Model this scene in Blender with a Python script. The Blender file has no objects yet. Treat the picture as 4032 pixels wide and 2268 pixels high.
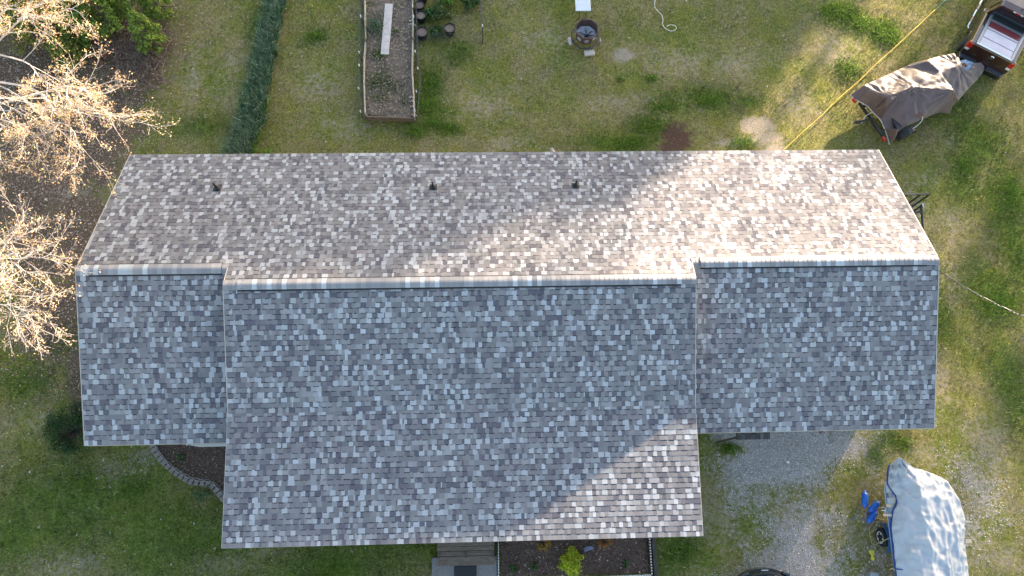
import bpy, math, random
import numpy as np
from mathutils import Vector, Matrix, geometry as mgeo

random.seed(7)
RS = np.random.RandomState(11)
scene = bpy.context.scene
COL = scene.collection
rad = math.radians

# ------------------------------------------------------------------ camera
CAM_M = Matrix(((0.9993460829658012, 0.013321383448406207, -0.03361468732459996),
                (-0.022761469925266023, 0.9541152163304581, -0.2985733903976113),
                (0.028094874047614134, 0.29914326786625794, 0.9537945184066351)))
CAM_C = Vector((-0.340, -6.558, 24.097))
FPX = 2700.0                                   # focal length in photo pixels (4032 wide)
cam_d = bpy.data.cameras.new('camera')
cam_d.sensor_width = 36.0
cam_d.lens = 36.0 * FPX / 4032.0
cam_d.clip_start = 0.1
cam_d.clip_end = 3000.0
cam = bpy.data.objects.new('camera', cam_d)
COL.objects.link(cam)
cam.matrix_world = Matrix.Translation(CAM_C) @ CAM_M.to_4x4()
scene.camera = cam

# ------------------------------------------------------------------ sky, sun, exposure
SUN_EL, SUN_AZ = 12.3, 36.8                    # azimuth measured from +Y towards +X
world = bpy.data.worlds.new('World')
scene.world = world
world.use_nodes = True
wn = world.node_tree.nodes
wl = world.node_tree.links
bg = wn['Background']
sky = wn.new('ShaderNodeTexSky')
sky.sky_type = 'NISHITA'
sky.sun_disc = False
sky.sun_elevation = rad(SUN_EL)
sky.sun_rotation = rad(SUN_AZ)
sky.altitude = 50
sky.air_density = 1.0
sky.dust_density = 1.3
sky.ozone_density = 0.5
wl.new(sky.outputs['Color'], bg.inputs['Color'])
bg.inputs['Strength'].default_value = 0.10
sun_d = bpy.data.lights.new('sun', 'SUN')
sun_d.energy = 5.0
sun_d.angle = rad(0.55)
sun_d.color = (1.0, 0.80, 0.59)
sun = bpy.data.objects.new('sun', sun_d)
COL.objects.link(sun)
el, az = rad(SUN_EL), rad(SUN_AZ)
SDIR = Vector((math.cos(el) * math.sin(az), math.cos(el) * math.cos(az), math.sin(el)))
sun.rotation_euler = SDIR.to_track_quat('Z', 'Y').to_euler()
sun.location = SDIR * 60
vs = scene.view_settings
vs.view_transform = 'Standard'
vs.look = 'None'
vs.exposure = 2.65
vs.gamma = 1.0
vs.use_curve_mapping = False

# ------------------------------------------------------------------ helpers
def P(px, py, z=0.0):
    """photo pixel on the horizontal plane at height z -> world point"""
    d = CAM_M @ Vector(((px - 2016) / FPX, -(py - 1134) / FPX, -1.0))
    return CAM_C + d * ((z - CAM_C.z) / d.z)

def tag(o, label=None, cat=None, group=None, kind=None):
    if label: o['label'] = label
    if cat: o['category'] = cat
    if group: o['group'] = group
    if kind: o['kind'] = kind
    return o

def link(o, parent=None, local=False):
    COL.objects.link(o)
    if parent is not None:
        o.parent = parent
        if not local:
            o.matrix_parent_inverse = wmat(parent).inverted()
    return o

def wmat(o):
    m = o.matrix_basis.copy()
    if o.parent is not None:
        m = wmat(o.parent) @ o.matrix_parent_inverse @ m
    return m

def empty(name, loc=(0, 0, 0), rz=0.0, label=None, cat=None, group=None):
    o = bpy.data.objects.new(name, None)
    o.empty_display_size = 0.2
    COL.objects.link(o)
    o.location = loc
    o.rotation_euler = (0, 0, rz)
    return tag(o, label, cat, group)

def copy_tree(o, parent=None):
    c = o.copy()
    COL.objects.link(c)
    c.parent = parent
    for ch in o.children:
        copy_tree(ch, c)
    return c

def np_mesh(name, V, F, C=None, mats=(), smooth=False):
    """V (n,3), F (m,3) or (m,4) uniform faces, C per-face rgb"""
    V = np.asarray(V, np.float32); F = np.asarray(F, np.int32)
    k = F.shape[1]
    me = bpy.data.meshes.new(name)
    me.vertices.add(len(V)); me.vertices.foreach_set('co', V.ravel())
    me.loops.add(F.size); me.loops.foreach_set('vertex_index', F.ravel())
    me.polygons.add(len(F))
    me.polygons.foreach_set('loop_start', np.arange(0, F.size, k, dtype=np.int32))
    me.polygons.foreach_set('loop_total', np.full(len(F), k, np.int32))
    me.polygons.foreach_set('use_smooth', np.full(len(F), bool(smooth)))
    if C is not None:
        a = me.attributes.new('Col', 'FLOAT_COLOR', 'CORNER')
        cc = np.ones((len(F), k, 4), np.float32)
        cc[:, :, :3] = np.asarray(C, np.float32)[:, None, :]
        a.data.foreach_set('color', cc.ravel())
    for m in mats: me.materials.append(m)
    me.update(calc_edges=True)
    return me

class MB:
    def __init__(self):
        self.v = []; self.f = []; self.c = []; self.col = None
    def add(self, vs, fs):
        b = len(self.v)
        self.v += [tuple(p) for p in vs]
        for q in fs:
            self.f.append([b + i for i in q]); self.c.append(self.col)
        return self
    def box(self, c, s, R=None, taper=1.0):
        hx, hy, hz = s[0] / 2, s[1] / 2, s[2] / 2
        pts = []
        for sz in (-1, 1):
            t = taper if sz > 0 else 1.0
            for sx, sy in ((-1, -1), (1, -1), (1, 1), (-1, 1)):
                p = Vector((sx * hx * t, sy * hy * t, sz * hz))
                if R is not None: p = R @ p
                pts.append(p + Vector(c))
        return self.add(pts, [(3, 2, 1, 0), (4, 5, 6, 7), (0, 1, 5, 4), (1, 2, 6, 5), (2, 3, 7, 6), (3, 0, 4, 7)])
    def bar(self, a, b, w, h, up=(0, 0, 1)):
        a = Vector(a); b = Vector(b); d = (b - a)
        L = d.length; d.normalize()
        upv = Vector(up)
        s = d.cross(upv)
        if s.length < 1e-4: s = d.cross(Vector((1, 0, 0)))
        s.normalize(); u = s.cross(d)
        R = Matrix((d, s, u)).transposed()
        return self.box((a + b) / 2, (L, w, h), R)
    def prism(self, poly, z0, z1):
        n = len(poly)
        vs_ = [(x, y, z0) for x, y in poly] + [(x, y, z1) for x, y in poly]
        fs = [tuple(range(n - 1, -1, -1)), tuple(range(n, 2 * n))]
        fs += [(i, (i + 1) % n, n + (i + 1) % n, n + i) for i in range(n)]
        return self.add(vs_, fs)
    def slab(self, pts, off):
        """thick polygon: pts on the top, extruded by vector off"""
        n = len(pts); off = Vector(off)
        vs_ = [Vector(p) for p in pts] + [Vector(p) + off for p in pts]
        fs = [tuple(range(n)), tuple(range(2 * n - 1, n - 1, -1))]
        fs += [(i, n + i, n + (i + 1) % n, (i + 1) % n) for i in range(n)]
        return self.add(vs_, fs)
    def tube(self, pts, r, n=6, caps=True):
        pts = [Vector(p) for p in pts]; m = len(pts)
        rr = r if isinstance(r, (list, tuple)) else [r] * m
        vs_ = []; prev = None
        for i, p in enumerate(pts):
            d = (pts[min(i + 1, m - 1)] - pts[max(i - 1, 0)])
            if d.length < 1e-9: d = Vector((0, 0, 1))
            d.normalize()
            if prev is None:
                s = d.orthogonal().normalized()
            else:
                s = prev - d * prev.dot(d)
                s = s.normalized() if s.length > 1e-6 else d.orthogonal().normalized()
            prev = s; t = d.cross(s)
            for k in range(n):
                a = 2 * math.pi * k / n
                vs_.append(p + (s * math.cos(a) + t * math.sin(a)) * rr[i])
        fs = []
        for i in range(m - 1):
            for k in range(n):
                fs.append((i * n + k, i * n + (k + 1) % n, (i + 1) * n + (k + 1) % n, (i + 1) * n + k))
        if caps:
            fs.append(tuple(range(n - 1, -1, -1)))
            fs.append(tuple(range((m - 1) * n, m * n)))
        return self.add(vs_, fs)
    def lathe(self, prof, n=16, M=None, close=True):
        vs_ = []
        for r, z in prof:
            for k in range(n):
                a = 2 * math.pi * (k + 0.5) / n
                p = Vector((r * math.cos(a), r * math.sin(a), z))
                vs_.append(M @ p if M is not None else p)
        fs = []; m = len(prof)
        for i in range(m - 1):
            for k in range(n):
                fs.append((i * n + k, i * n + (k + 1) % n, (i + 1) * n + (k + 1) % n, (i + 1) * n + k))
        if close:
            fs.append(tuple(range(n - 1, -1, -1))); fs.append(tuple(range((m - 1) * n, m * n)))
        return self.add(vs_, fs)
    def build(self, name, mat, parent=None, smooth=False, bevel=0.0, local=False, seg=2):
        me = bpy.data.meshes.new(name)
        me.from_pydata(self.v, [], self.f)
        me.materials.append(mat)
        if any(c is not None for c in self.c):
            a = me.attributes.new('Col', 'FLOAT_COLOR', 'CORNER')
            for p, c in zip(me.polygons, self.c):
                for li in p.loop_indices:
                    a.data[li].color = (*(c or (1, 1, 1)), 1)
        if smooth:
            for p in me.polygons: p.use_smooth = True
        me.update()
        o = bpy.data.objects.new(name, me)
        link(o, parent, local)
        if bevel:
            b = o.modifiers.new('bevel', 'BEVEL'); b.width = bevel; b.segments = seg; b.limit_method = 'ANGLE'
        return o

def obj_np(name, V, F, mat, C=None, parent=None, smooth=False):
    o = bpy.data.objects.new(name, np_mesh(name, V, F, C, (mat,), smooth))
    return link(o, parent)

# -------- value noise shared by scatter layouts (plain layout noise, no light)
_tab = RS.rand(256, 256)
def vnoise(x, y, s, o=0):
    x = np.asarray(x) * s + 37.1 * o + 1000; y = np.asarray(y) * s + 91.7 * o + 1000
    xi = np.floor(x).astype(int); yi = np.floor(y).astype(int)
    fx = x - xi; fy = y - yi
    fx = fx * fx * (3 - 2 * fx); fy = fy * fy * (3 - 2 * fy)
    g = lambda a, b: _tab[a % 256, b % 256]
    return (g(xi, yi) * (1 - fx) + g(xi + 1, yi) * fx) * (1 - fy) + (g(xi, yi + 1) * (1 - fx) + g(xi + 1, yi + 1) * fx) * fy
def fbm(x, y, s, o=0):
    return (vnoise(x, y, s, o) * .5 + vnoise(x, y, s * 2.1, o + 1) * .28 + vnoise(x, y, s * 4.3, o + 2) * .22)

# ------------------------------------------------------------------ materials
def mat(name, color, rough=0.8, metal=0.0, var=0.12, scale=20.0, bump=0.0, bscale=None, attr=False, spec=0.4, coat=0.0, alpha=None, stretch=None, var2=0.0, scale2=3.0, trans=0.0):
    m = bpy.data.materials.new(name); m.use_nodes = True
    nt = m.node_tree; b = nt.nodes['Principled BSDF']
    b.inputs['Roughness'].default_value = rough
    b.inputs['Metallic'].default_value = metal
    b.inputs['Specular IOR Level'].default_value = spec
    b.inputs['Coat Weight'].default_value = coat
    tc = nt.nodes.new('ShaderNodeTexCoord'); co = tc.outputs['Object']
    if stretch:
        mp = nt.nodes.new('ShaderNodeMapping'); mp.inputs['Scale'].default_value = stretch
        nt.links.new(co, mp.inputs['Vector']); co = mp.outputs['Vector']
    if attr:
        at = nt.nodes.new('ShaderNodeAttribute'); at.attribute_name = 'Col'; base = at.outputs['Color']
    else:
        rgb = nt.nodes.new('ShaderNodeRGB'); rgb.outputs[0].default_value = (*color, 1); base = rgb.outputs[0]
    for vv, sc in ((var, scale), (var2, scale2)):
        if not vv: continue
        n = nt.nodes.new('ShaderNodeTexNoise'); n.inputs['Scale'].default_value = sc; n.inputs['Detail'].default_value = 6
        nt.links.new(co, n.inputs['Vector'])
        mr = nt.nodes.new('ShaderNodeMapRange'); mr.inputs['From Min'].default_value = 0.25; mr.inputs['From Max'].default_value = 0.75
        mr.inputs['To Min'].default_value = 1 - vv; mr.inputs['To Max'].default_value = 1 + vv
        nt.links.new(n.outputs['Fac'], mr.inputs['Value'])
        mx = nt.nodes.new('ShaderNodeVectorMath'); mx.operation = 'SCALE'
        nt.links.new(base, mx.inputs[0]); nt.links.new(mr.outputs['Result'], mx.inputs['Scale']); base = mx.outputs[0]
    nt.links.new(base, b.inputs['Base Color'])
    if bump:
        n = nt.nodes.new('ShaderNodeTexNoise'); n.inputs['Scale'].default_value = bscale or scale; n.inputs['Detail'].default_value = 5
        nt.links.new(co, n.inputs['Vector'])
        bp = nt.nodes.new('ShaderNodeBump'); bp.inputs['Strength'].default_value = bump; bp.inputs['Distance'].default_value = 0.02
        nt.links.new(n.outputs['Fac'], bp.inputs['Height']); nt.links.new(bp.outputs['Normal'], b.inputs['Normal'])
    if trans:
        b.inputs['Subsurface Weight'].default_value = 0.0
        tr = nt.nodes.new('ShaderNodeBsdfTranslucent'); nt.links.new(base, tr.inputs['Color'])
        ms = nt.nodes.new('ShaderNodeMixShader'); ms.inputs[0].default_value = trans
        nt.links.new(b.outputs[0], ms.inputs[1]); nt.links.new(tr.outputs[0], ms.inputs[2])
        nt.links.new(ms.outputs[0], nt.nodes['Material Output'].inputs['Surface'])
    return m

M = {}
M['shingle'] = mat('asphalt_shingle', (1, 1, 1), .95, var=.16, scale=160, attr=True, spec=.2, bump=.06, bscale=160, var2=.07, scale2=.8)
M['asphalt_edge'] = mat('asphalt_felt', (.03, .03, .032), .9)
M['trim'] = mat('beige_metal_trim', (.42, .38, .33), .5, var=.05)
M['white_trim'] = mat('white_painted_trim', (.75, .74, .72), .5, var=.04)
M['siding'] = mat('grey_siding', (.36, .38, .41), .6, var=.05, scale=4)
M['soffit'] = mat('soffit', (.5, .48, .45), .7, var=.05)
M['black_rubber'] = mat('black_rubber', (.012, .012, .014), .45, var=.1)
M['black_metal'] = mat('black_metal', (.02, .021, .023), .45, metal=.0, var=.1)
M['glass_dark'] = mat('dark_glass', (.01, .012, .015), .06, var=0, spec=.8, coat=.5)
M['wood_grey'] = mat('weathered_wood', (.165, .122, .09), .85, var=.5, scale=5, stretch=(1.2, 14, 14), bump=.4, var2=.2, scale2=1.5)
M['wood_dark'] = mat('dark_stained_timber', (.06, .045, .038), .85, var=.4, scale=6, bump=.3)
M['wood_pale'] = mat('pale_lumber', (.55, .43, .3), .7, var=.15, scale=14)
M['wood_bed'] = mat('bleached_bed_timber', (.42, .36, .3), .85, var=.3, scale=9, bump=.3)
M['osb'] = mat('pale_particle_board', (.52, .46, .42), .85, var=.22, scale=26, var2=.14, scale2=5)
M['concrete'] = mat('concrete', (.22, .2, .185), .9, var=.2, scale=14, bump=.2, var2=.15, scale2=2)
M['mulch'] = mat('bark_mulch_soil', (.105, .066, .048), .95, var=.5, scale=16, bump=.9, bscale=18)
M['soil'] = mat('garden_soil', (.175, .125, .095), .95, var=.3, scale=16, bump=.8, bscale=22, var2=.25, scale2=1.6)
M['chip'] = mat('mulch_chip', (1, 1, 1), .95, attr=True, var=.2, scale=30)
M['stone'] = mat('paver_stone', (.2, .168, .15), .9, var=.18, scale=18, bump=.4)
M['white_plastic'] = mat('white_plastic', (.78, .78, .76), .4, var=.03)
M['table_top'] = mat('grey_white_plastic', (.6, .63, .66), .45, var=.06, scale=5)
M['rust'] = mat('rusted_steel', (.09, .055, .045), .75, var=.5, scale=12, bump=.2)
M['steel_grey'] = mat('grey_burnt_steel', (.075, .07, .075), .6, metal=.3, var=.3, scale=10)
M['ash'] = mat('ash_pan', (.46, .45, .46), .8, var=.4, scale=9)
M['char'] = mat('charred_wood', (.02, .018, .017), .9, var=.3)
M['leaf'] = mat('leaf', (1, 1, 1), .6, attr=True, var=0, spec=.3, trans=.3)
M['blade'] = mat('grass_blade', (1, 1, 1), .7, attr=True, var=0, spec=.25, trans=.25)
M['litter'] = mat('dry_leaf', (1, 1, 1), .85, attr=True, var=0, spec=.2)
M['bark'] = mat('pale_bark', (.5, .45, .41), .85, var=.3, scale=7, bump=.4)
M['bark_dark'] = mat('dark_bark', (.12, .09, .07), .9, var=.35, scale=8, bump=.4)
M['pebble'] = mat('gravel_stone', (1, 1, 1), .85, attr=True, var=.1, scale=40)
M['wire'] = mat('galvanised_wire', (.11, .11, .11), .7, metal=.0, var=.1)
M['white_cord'] = mat('white_cord', (.72, .7, .64), .6, var=.08)
M['yellow_cord'] = mat('yellow_cord', (.7, .46, .05), .55, var=.06)
M['green_cord'] = mat('green_cord', (.1, .5, .33), .55, var=.06)
M['red'] = mat('red_lens', (.4, .012, .012), .2, var=.04, coat=.5)
M['lens'] = mat('clear_lens', (.55, .55, .55), .15, var=.05, coat=.5)
M['chrome'] = mat('chrome', (.75, .75, .75), .12, metal=1.0, var=.03)
M['maroon'] = mat('maroon_car_paint', (.035, .012, .01), .28, var=.06, coat=1.0, spec=.5)
M['tyre'] = mat('tyre_rubber', (.016, .016, .017), .8, var=.15)
M['black_paint'] = mat('black_car_paint', (.006, .007, .01), .15, var=0, coat=1.0)
M['blue_hull'] = mat('pale_blue_gelcoat', (.42, .55, .62), .3, var=.05, coat=.4)
M['blue'] = mat('blue_vinyl', (.012, .11, .5), .35, var=.06, coat=.3)
M['blue_fabric'] = mat('blue_hem', (.02, .045, .22), .7, var=.1)
M['blue_steel'] = mat('blue_painted_steel', (.03, .11, .26), .5, var=.12)
M['yellow'] = mat('yellow_float', (.7, .62, .06), .5, var=.08)
M['rope'] = mat('jute_rope', (.4, .34, .17), .8, var=.15)
M['brick'] = mat('red_brick', (.22, .09, .06), .9, var=.25, scale=20)

# ------------------------------------------------------------------ ground layout (metres; +Y is the back of the lot)
def blob(X, Y, px, py, rx, ry, soft=.45, z=0.0):
    c = P(px, py, z); sx = rx / 108.0; sy = ry / 104.0
    d = np.sqrt(((X - c.x) / sx) ** 2 + ((Y - c.y) / sy) ** 2)
    d = d + (fbm(X, Y, 2.3, 5) - .5) * .9
    return np.clip((1 + soft - d) / (2 * soft), 0, 1)

BARE = [(2450, 215, 52, 42), (2975, 495, 85, 48), (3010, 545, 80, 40), (3050, 585, 60, 40), (3640, 1640, 40, 60),
         (2900, 560, 70, 24), 
        (3055, 590, 40, 30)]
BARE2 = [(3460, 1880, 120, 120), (3420, 2180, 120, 120), (3640, 1800, 200, 60), (3880, 1750, 140, 160), (3300, 1730, 120, 60), (2650, 250, 200, 100), (3300, 200, 160, 160), (1900, 400, 200, 120), (1350, 500, 200, 90), (750, 300, 90, 200), (3600, 820, 80, 120), (3750, 900, 80, 160), (2000, 560, 240, 60), (250, 2230, 200, 60), (900, 2220, 160, 40), (1050, 2175, 140, 30), (560, 1790, 90, 40), (480, 1850, 160, 50), (150, 1650, 120, 60), (2860, 2020, 160, 220), (3300, 2050, 160, 200), (3700, 1500, 70, 180), (3850, 2150, 150, 120), (3760, 1100, 60, 160), (2770, 425, 70, 24), (2850, 560, 90, 40), (300, 760, 200, 70), (3740, 560, 60, 50), (3640, 700, 90, 50), (3960, 2190, 70, 90), (540, 870, 80, 40), (3830, 1890, 110, 100), (3880, 2010, 120, 120), (3600, 950, 50, 120), (2900, 250, 200, 90), (3150, 420, 120, 120), (1250, 330, 140, 120), (2450, 400, 260, 70), (2150, 150, 140, 100), (1750, 620, 200, 40), (900, 300, 80, 200)]
REDM = [(2665, 535, 95, 75), (2640, 580, 80, 40)]
LUSH = [(3330, 70, 90, 60), (3490, 120, 60, 60), (3340, 280, 60, 50), (2560, 490, 90, 55), (2640, 400, 120, 60), (1680, 420, 90, 60), (1700, 330, 60, 90),
        (1620, 500, 60, 40), (1790, 510, 40, 25), (1740, 440, 60, 25), (2570, 305, 30, 20), (980, 470, 60, 40), (2420, 560, 200, 40), (2800, 380, 120, 60), (2950, 400, 90, 40),
        (3700, 420, 160, 60), (3850, 560, 150, 120), (3980, 900, 90, 300), (3900, 1150, 130, 140), (3800, 700, 70, 120), (3980, 1500, 70, 200), (3700, 1250, 50, 110),
        (300, 2000, 260, 160), (700, 2150, 280, 130), (520, 1900, 160, 120), (60, 2100, 120, 150), (1300, 2220, 260, 80), (1500, 2150, 200, 50), (2640, 2180, 70, 70), (2700, 2110, 60, 40),
        (350, 1620, 120, 130), (120, 1500, 90, 80), (1600, 60, 90, 60), (1800, 200, 60, 60), (1240, 150, 60, 50), (1010, 120, 40, 100), (3500, 1730, 70, 40),
        (250, 1330, 60, 60), (780, 500, 120, 60), (3600, 340, 60, 60), (2920, 540, 50, 24), (2870, 1760, 40, 24)]
GRAV = [(3050, 1850, 330, 150), (3160, 1760, 260, 90), (2950, 1720, 170, 60), (3120, 2060, 250, 130), (3150, 2220, 300, 130), (2960, 1960, 130, 110), (3010, 2290, 260, 100)]
GRAV2 = [(3800, 1860, 110, 100), (3880, 1980, 110, 120), (3820, 2080, 80, 100), (3420, 2060, 90, 90), (3440, 2200, 100, 90), (3400, 1740, 110, 60), (3650, 1620, 40, 70)]
DUMP = [(3060, 2010, 160, 60), (3240, 1960, 130, 60), (2950, 2060, 120, 120), (3330, 2150, 80, 110), (3100, 1930, 200, 30), (2790, 1950, 70, 190), (2840, 2190, 120, 110), (3330, 1900, 80, 60), (3130, 1960, 80, 30), (2870, 1770, 50, 30), (3230, 2120, 30, 130), (3330, 1990, 60, 40)]
LITT = [(330, 560, 220, 260), (120, 700, 320, 300), (420, 420, 140, 130), (180, 960, 200, 200), (300, 850, 120, 170), (120, 300, 320, 300), (520, 250, 150, 200), (420, 150, 300, 160), (200, 1250, 140, 180), (330, 1440, 60, 180),
        (760, 1800, 60, 40)]
def field(lst, X, Y, soft=.45):
    m = np.zeros_like(X)
    for q in lst: m = np.maximum(m, blob(X, Y, *q, soft=soft))
    return m
def masks(X, Y):
    bare = np.maximum(field(BARE, X, Y), .56 * field(BARE2, X, Y, .9)); red = field(REDM, X, Y, .6); lush = field(LUSH, X, Y, .8)
    grav = field(GRAV, X, Y, .5); dump = field(DUMP, X, Y, .7)
    grav = np.maximum(grav, .55 * field(GRAV2, X, Y, .8))
    grav = np.clip(grav - .55 * dump, 0, 1)
    lit = field(LITT, X, Y, .6)
    return bare, red, lush, grav, lit

def axis(lo, hi, step, far):
    inner = np.arange(lo, hi + 1e-6, step)
    out = np.array([3, 8, 18, 40, 90, 200, 420.0])
    return np.concatenate([lo - out[::-1], inner, hi + out])
gx = axis(-25, 27, .14, 420); gy = axis(-12, 20, .14, 420)
GX, GY = np.meshgrid(gx, gy)
nx, ny = len(gx), len(gy)
GZ = (fbm(GX, GY, .25, 9) - .5) * .10 + (fbm(GX, GY, 1.8, 3) - .5) * .05
GZ = GZ - .05
GV = np.stack([GX.ravel(), GY.ravel(), GZ.ravel()], 1)
ii = np.arange((ny - 1) * (nx - 1)); rr_ = ii // (nx - 1); cc_ = ii % (nx - 1)
i0 = rr_ * nx + cc_
GF = np.stack([i0, i0 + 1, i0 + nx + 1, i0 + nx], 1)
gme = np_mesh('ground', GV, GF, smooth=True)
bare, red, lush, grav, lit = masks(GX.ravel(), GY.ravel())
for nm, arr in (('bare', bare), ('red', red), ('lush', lush), ('grav', grav), ('lit', lit)):
    a = gme.attributes.new(nm, 'FLOAT', 'POINT'); a.data.foreach_set('value', arr.astype(np.float32))

def ground_material():
    m = bpy.data.materials.new('lawn_ground'); m.use_nodes = True
    nt = m.node_tree; N = nt.nodes; L = nt.links
    b = N['Principled BSDF']; b.inputs['Roughness'].default_value = .95; b.inputs['Specular IOR Level'].default_value = .15
    tc = N.new('ShaderNodeTexCoord')
    def noise(s, d=5, r=.6):
        n = N.new('ShaderNodeTexNoise'); n.inputs['Scale'].default_value = s; n.inputs['Detail'].default_value = d; n.inputs['Roughness'].default_value = r
        L.new(tc.outputs['Object'], n.inputs['Vector']); return n.outputs['Fac']
    def ramp(fac, stops):
        r = N.new('ShaderNodeValToRGB'); e = r.color_ramp.elements
        while len(e) < len(stops): e.new(.5)
        for k, (p, c) in enumerate(stops): e[k].position = p; e[k].color = (*c, 1)
        L.new(fac, r.inputs['Fac']); return r.outputs['Color']
    def mix(a, b_, f):
        x = N.new('ShaderNodeMix'); x.data_type = 'RGBA'
        L.new(a, x.inputs['A']); L.new(b_, x.inputs['B']); L.new(f, x.inputs['Factor']); return x.outputs['Result']
    def attr(n):
        a = N.new('ShaderNodeAttribute'); a.attribute_name = n; return a.outputs['Fac']
    def math_(op, a, b_=None, v=None, clamp=False):
        x = N.new('ShaderNodeMath'); x.operation = op; x.use_clamp = clamp
        L.new(a, x.inputs[0])
        if b_ is not None: L.new(b_, x.inputs[1])
        if v is not None: x.inputs[1].default_value = v
        return x.outputs[0]
    fine0 = noise(46, 4, .75); cl = noise(13, 5, .7); mid = noise(7, 6, .65); big = noise(.55, 5, .6); big2 = noise(1.3, 5, .6)
    fine = math_('ADD', math_('MULTIPLY', fine0, v=.5), math_('MULTIPLY', cl, v=.5))
    dry = ramp(fine, [(.36, (.07, .058, .022)), (.50, (.215, .175, .08)), (.62, (.4, .33, .175))])
    grn = ramp(fine, [(.36, (.03, .045, .006)), (.50, (.12, .142, .024)), (.62, (.23, .25, .055))])
    yel = ramp(fine, [(.36, (.06, .06, .01)), (.5, (.17, .165, .026)), (.62, (.28, .26, .06))])
    f1 = ramp(math_('ADD', math_('MULTIPLY', big, v=.6), math_('MULTIPLY', mid, v=.4)), [(.40, (0, 0, 0)), (.56, (1, 1, 1))])
    col = mix(grn, dry, f1)
    f2 = ramp(math_('ADD', math_('MULTIPLY', big2, v=.7), math_('MULTIPLY', mid, v=.3)), [(.46, (0, 0, 0)), (.62, (.8, .8, .8))])
    col = mix(col, yel, f2)
    lushc = ramp(fine, [(.36, (.024, .048, .006)), (.5, (.085, .14, .016)), (.63, (.18, .26, .04))])
    def brk(a, amt=.8, lo=.35, hi=.65):
        s = math_('ADD', a, math_('MULTIPLY', math_('SUBTRACT', mid, v=.5), v=amt))
        mr = N.new('ShaderNodeMapRange'); mr.inputs['From Min'].default_value = lo; mr.inputs['From Max'].default_value = hi
        L.new(s, mr.inputs['Value']); return mr.outputs['Result']
    col = mix(col, lushc, math_('MULTIPLY', brk(attr('lush'), 1.6, .3, .9), v=.7))
    litc = ramp(noise(30, 4, .8), [(.3, (.035, .024, .017)), (.5, (.125, .084, .06)), (.68, (.27, .19, .14))])
    col = mix(col, litc, math_('MULTIPLY', brk(attr('lit'), 1.4, .35, .75), v=.92))
    barec = ramp(noise(24, 6, .7), [(.3, (.16, .13, .09)), (.55, (.33, .275, .205)), (.7, (.47, .40, .31))])
    col = mix(col, barec, brk(attr('bare'), 1.7, .38, .85))
    redc = ramp(fine, [(.3, (.03, .016, .012)), (.55, (.1, .058, .042)), (.7, (.17, .11, .085))])
    col = mix(col, redc, brk(attr('red'), 1.2, .4, .8))
    gravc = ramp(noise(60, 3, .8), [(.32, (.13, .108, .095)), (.5, (.36, .315, .285)), (.66, (.62, .57, .53))])
    col = mix(col, gravc, brk(attr('grav'), 1.7, .35, .9))
    L.new(col, b.inputs['Base Color'])
    bp = N.new('ShaderNodeBump'); bp.inputs['Strength'].default_value = .9; bp.inputs['Distance'].default_value = .03
    L.new(fine, bp.inputs['Height']); L.new(bp.outputs['Normal'], b.inputs['Normal'])
    return m
gme.materials.append(ground_material())
ground = bpy.data.objects.new('ground', gme); COL.objects.link(ground); tag(ground, kind='structure')

# ------------------------------------------------------------------ the house
S = 1.06; HR = 5.4
AM, AP = 0.36758, 0.14895                      # pitches of main roof and porch roof
XL, XR, X1, X2 = -11.33284 * S, 12.20299 * S, -7.32101 * S, 5.25918 * S
LF, LB, DM, LK, LP = 4.75 * S, 4.62744 * S, .57045 * S, 3.44737 * S, 3.42104 * S
ca, sa, cb, sb = math.cos(AM), math.sin(AM), math.cos(AP), math.sin(AP)
Y_BE, Z_BE = LB * ca, HR - LB * sa             # back eave
Y_FE, Z_FE = -LF * ca, HR - LF * sa            # wing front eave
Y_MR, Z_MR = -DM * ca, HR + DM * sa            # raised ridge of the middle
Y_K, Z_K = Y_MR - LK * ca, Z_MR - LK * sa      # pitch break
Y_PE, Z_PE = Y_K - LP * cb, Z_K - LP * sb      # porch eave

house = empty('house', (0, 0, 0), 0, 'long single-storey house with grey shingled roof and porch, filling the middle of the picture', 'house')
T = .11
roof = MB()
dn = lambda n: Vector(n) * -T
nB, nF, nP = Vector((0, sa, ca)), Vector((0, -sa, ca)), Vector((0, -sb, cb))
def deck(pts, n):
    roof.slab([Vector(p) - Vector(n) * .004 for p in pts], Vector(n) * -T)
deck([(XL, 0, HR), (XR, 0, HR), (XR, Y_BE, Z_BE), (XL, Y_BE, Z_BE)], nB)
deck([(X1, Y_MR, Z_MR), (X2, Y_MR, Z_MR), (X2, -.002, HR), (X1, -.002, HR)], nB)
deck([(XL, Y_FE, Z_FE), (X1, Y_FE, Z_FE), (X1, 0, HR), (XL, 0, HR)], nF)
deck([(X2, Y_FE, Z_FE), (XR, Y_FE, Z_FE), (XR, 0, HR), (X2, 0, HR)], nF)
deck([(X1, Y_K, Z_K), (X2, Y_K, Z_K), (X2, Y_MR, Z_MR), (X1, Y_MR, Z_MR)], nF)
deck([(X1, Y_PE, Z_PE), (X2, Y_PE, Z_PE), (X2, Y_K, Z_K), (X1, Y_K, Z_K)], nP)
roof_o = roof.build('roof', M['asphalt_edge'], house)

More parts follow.
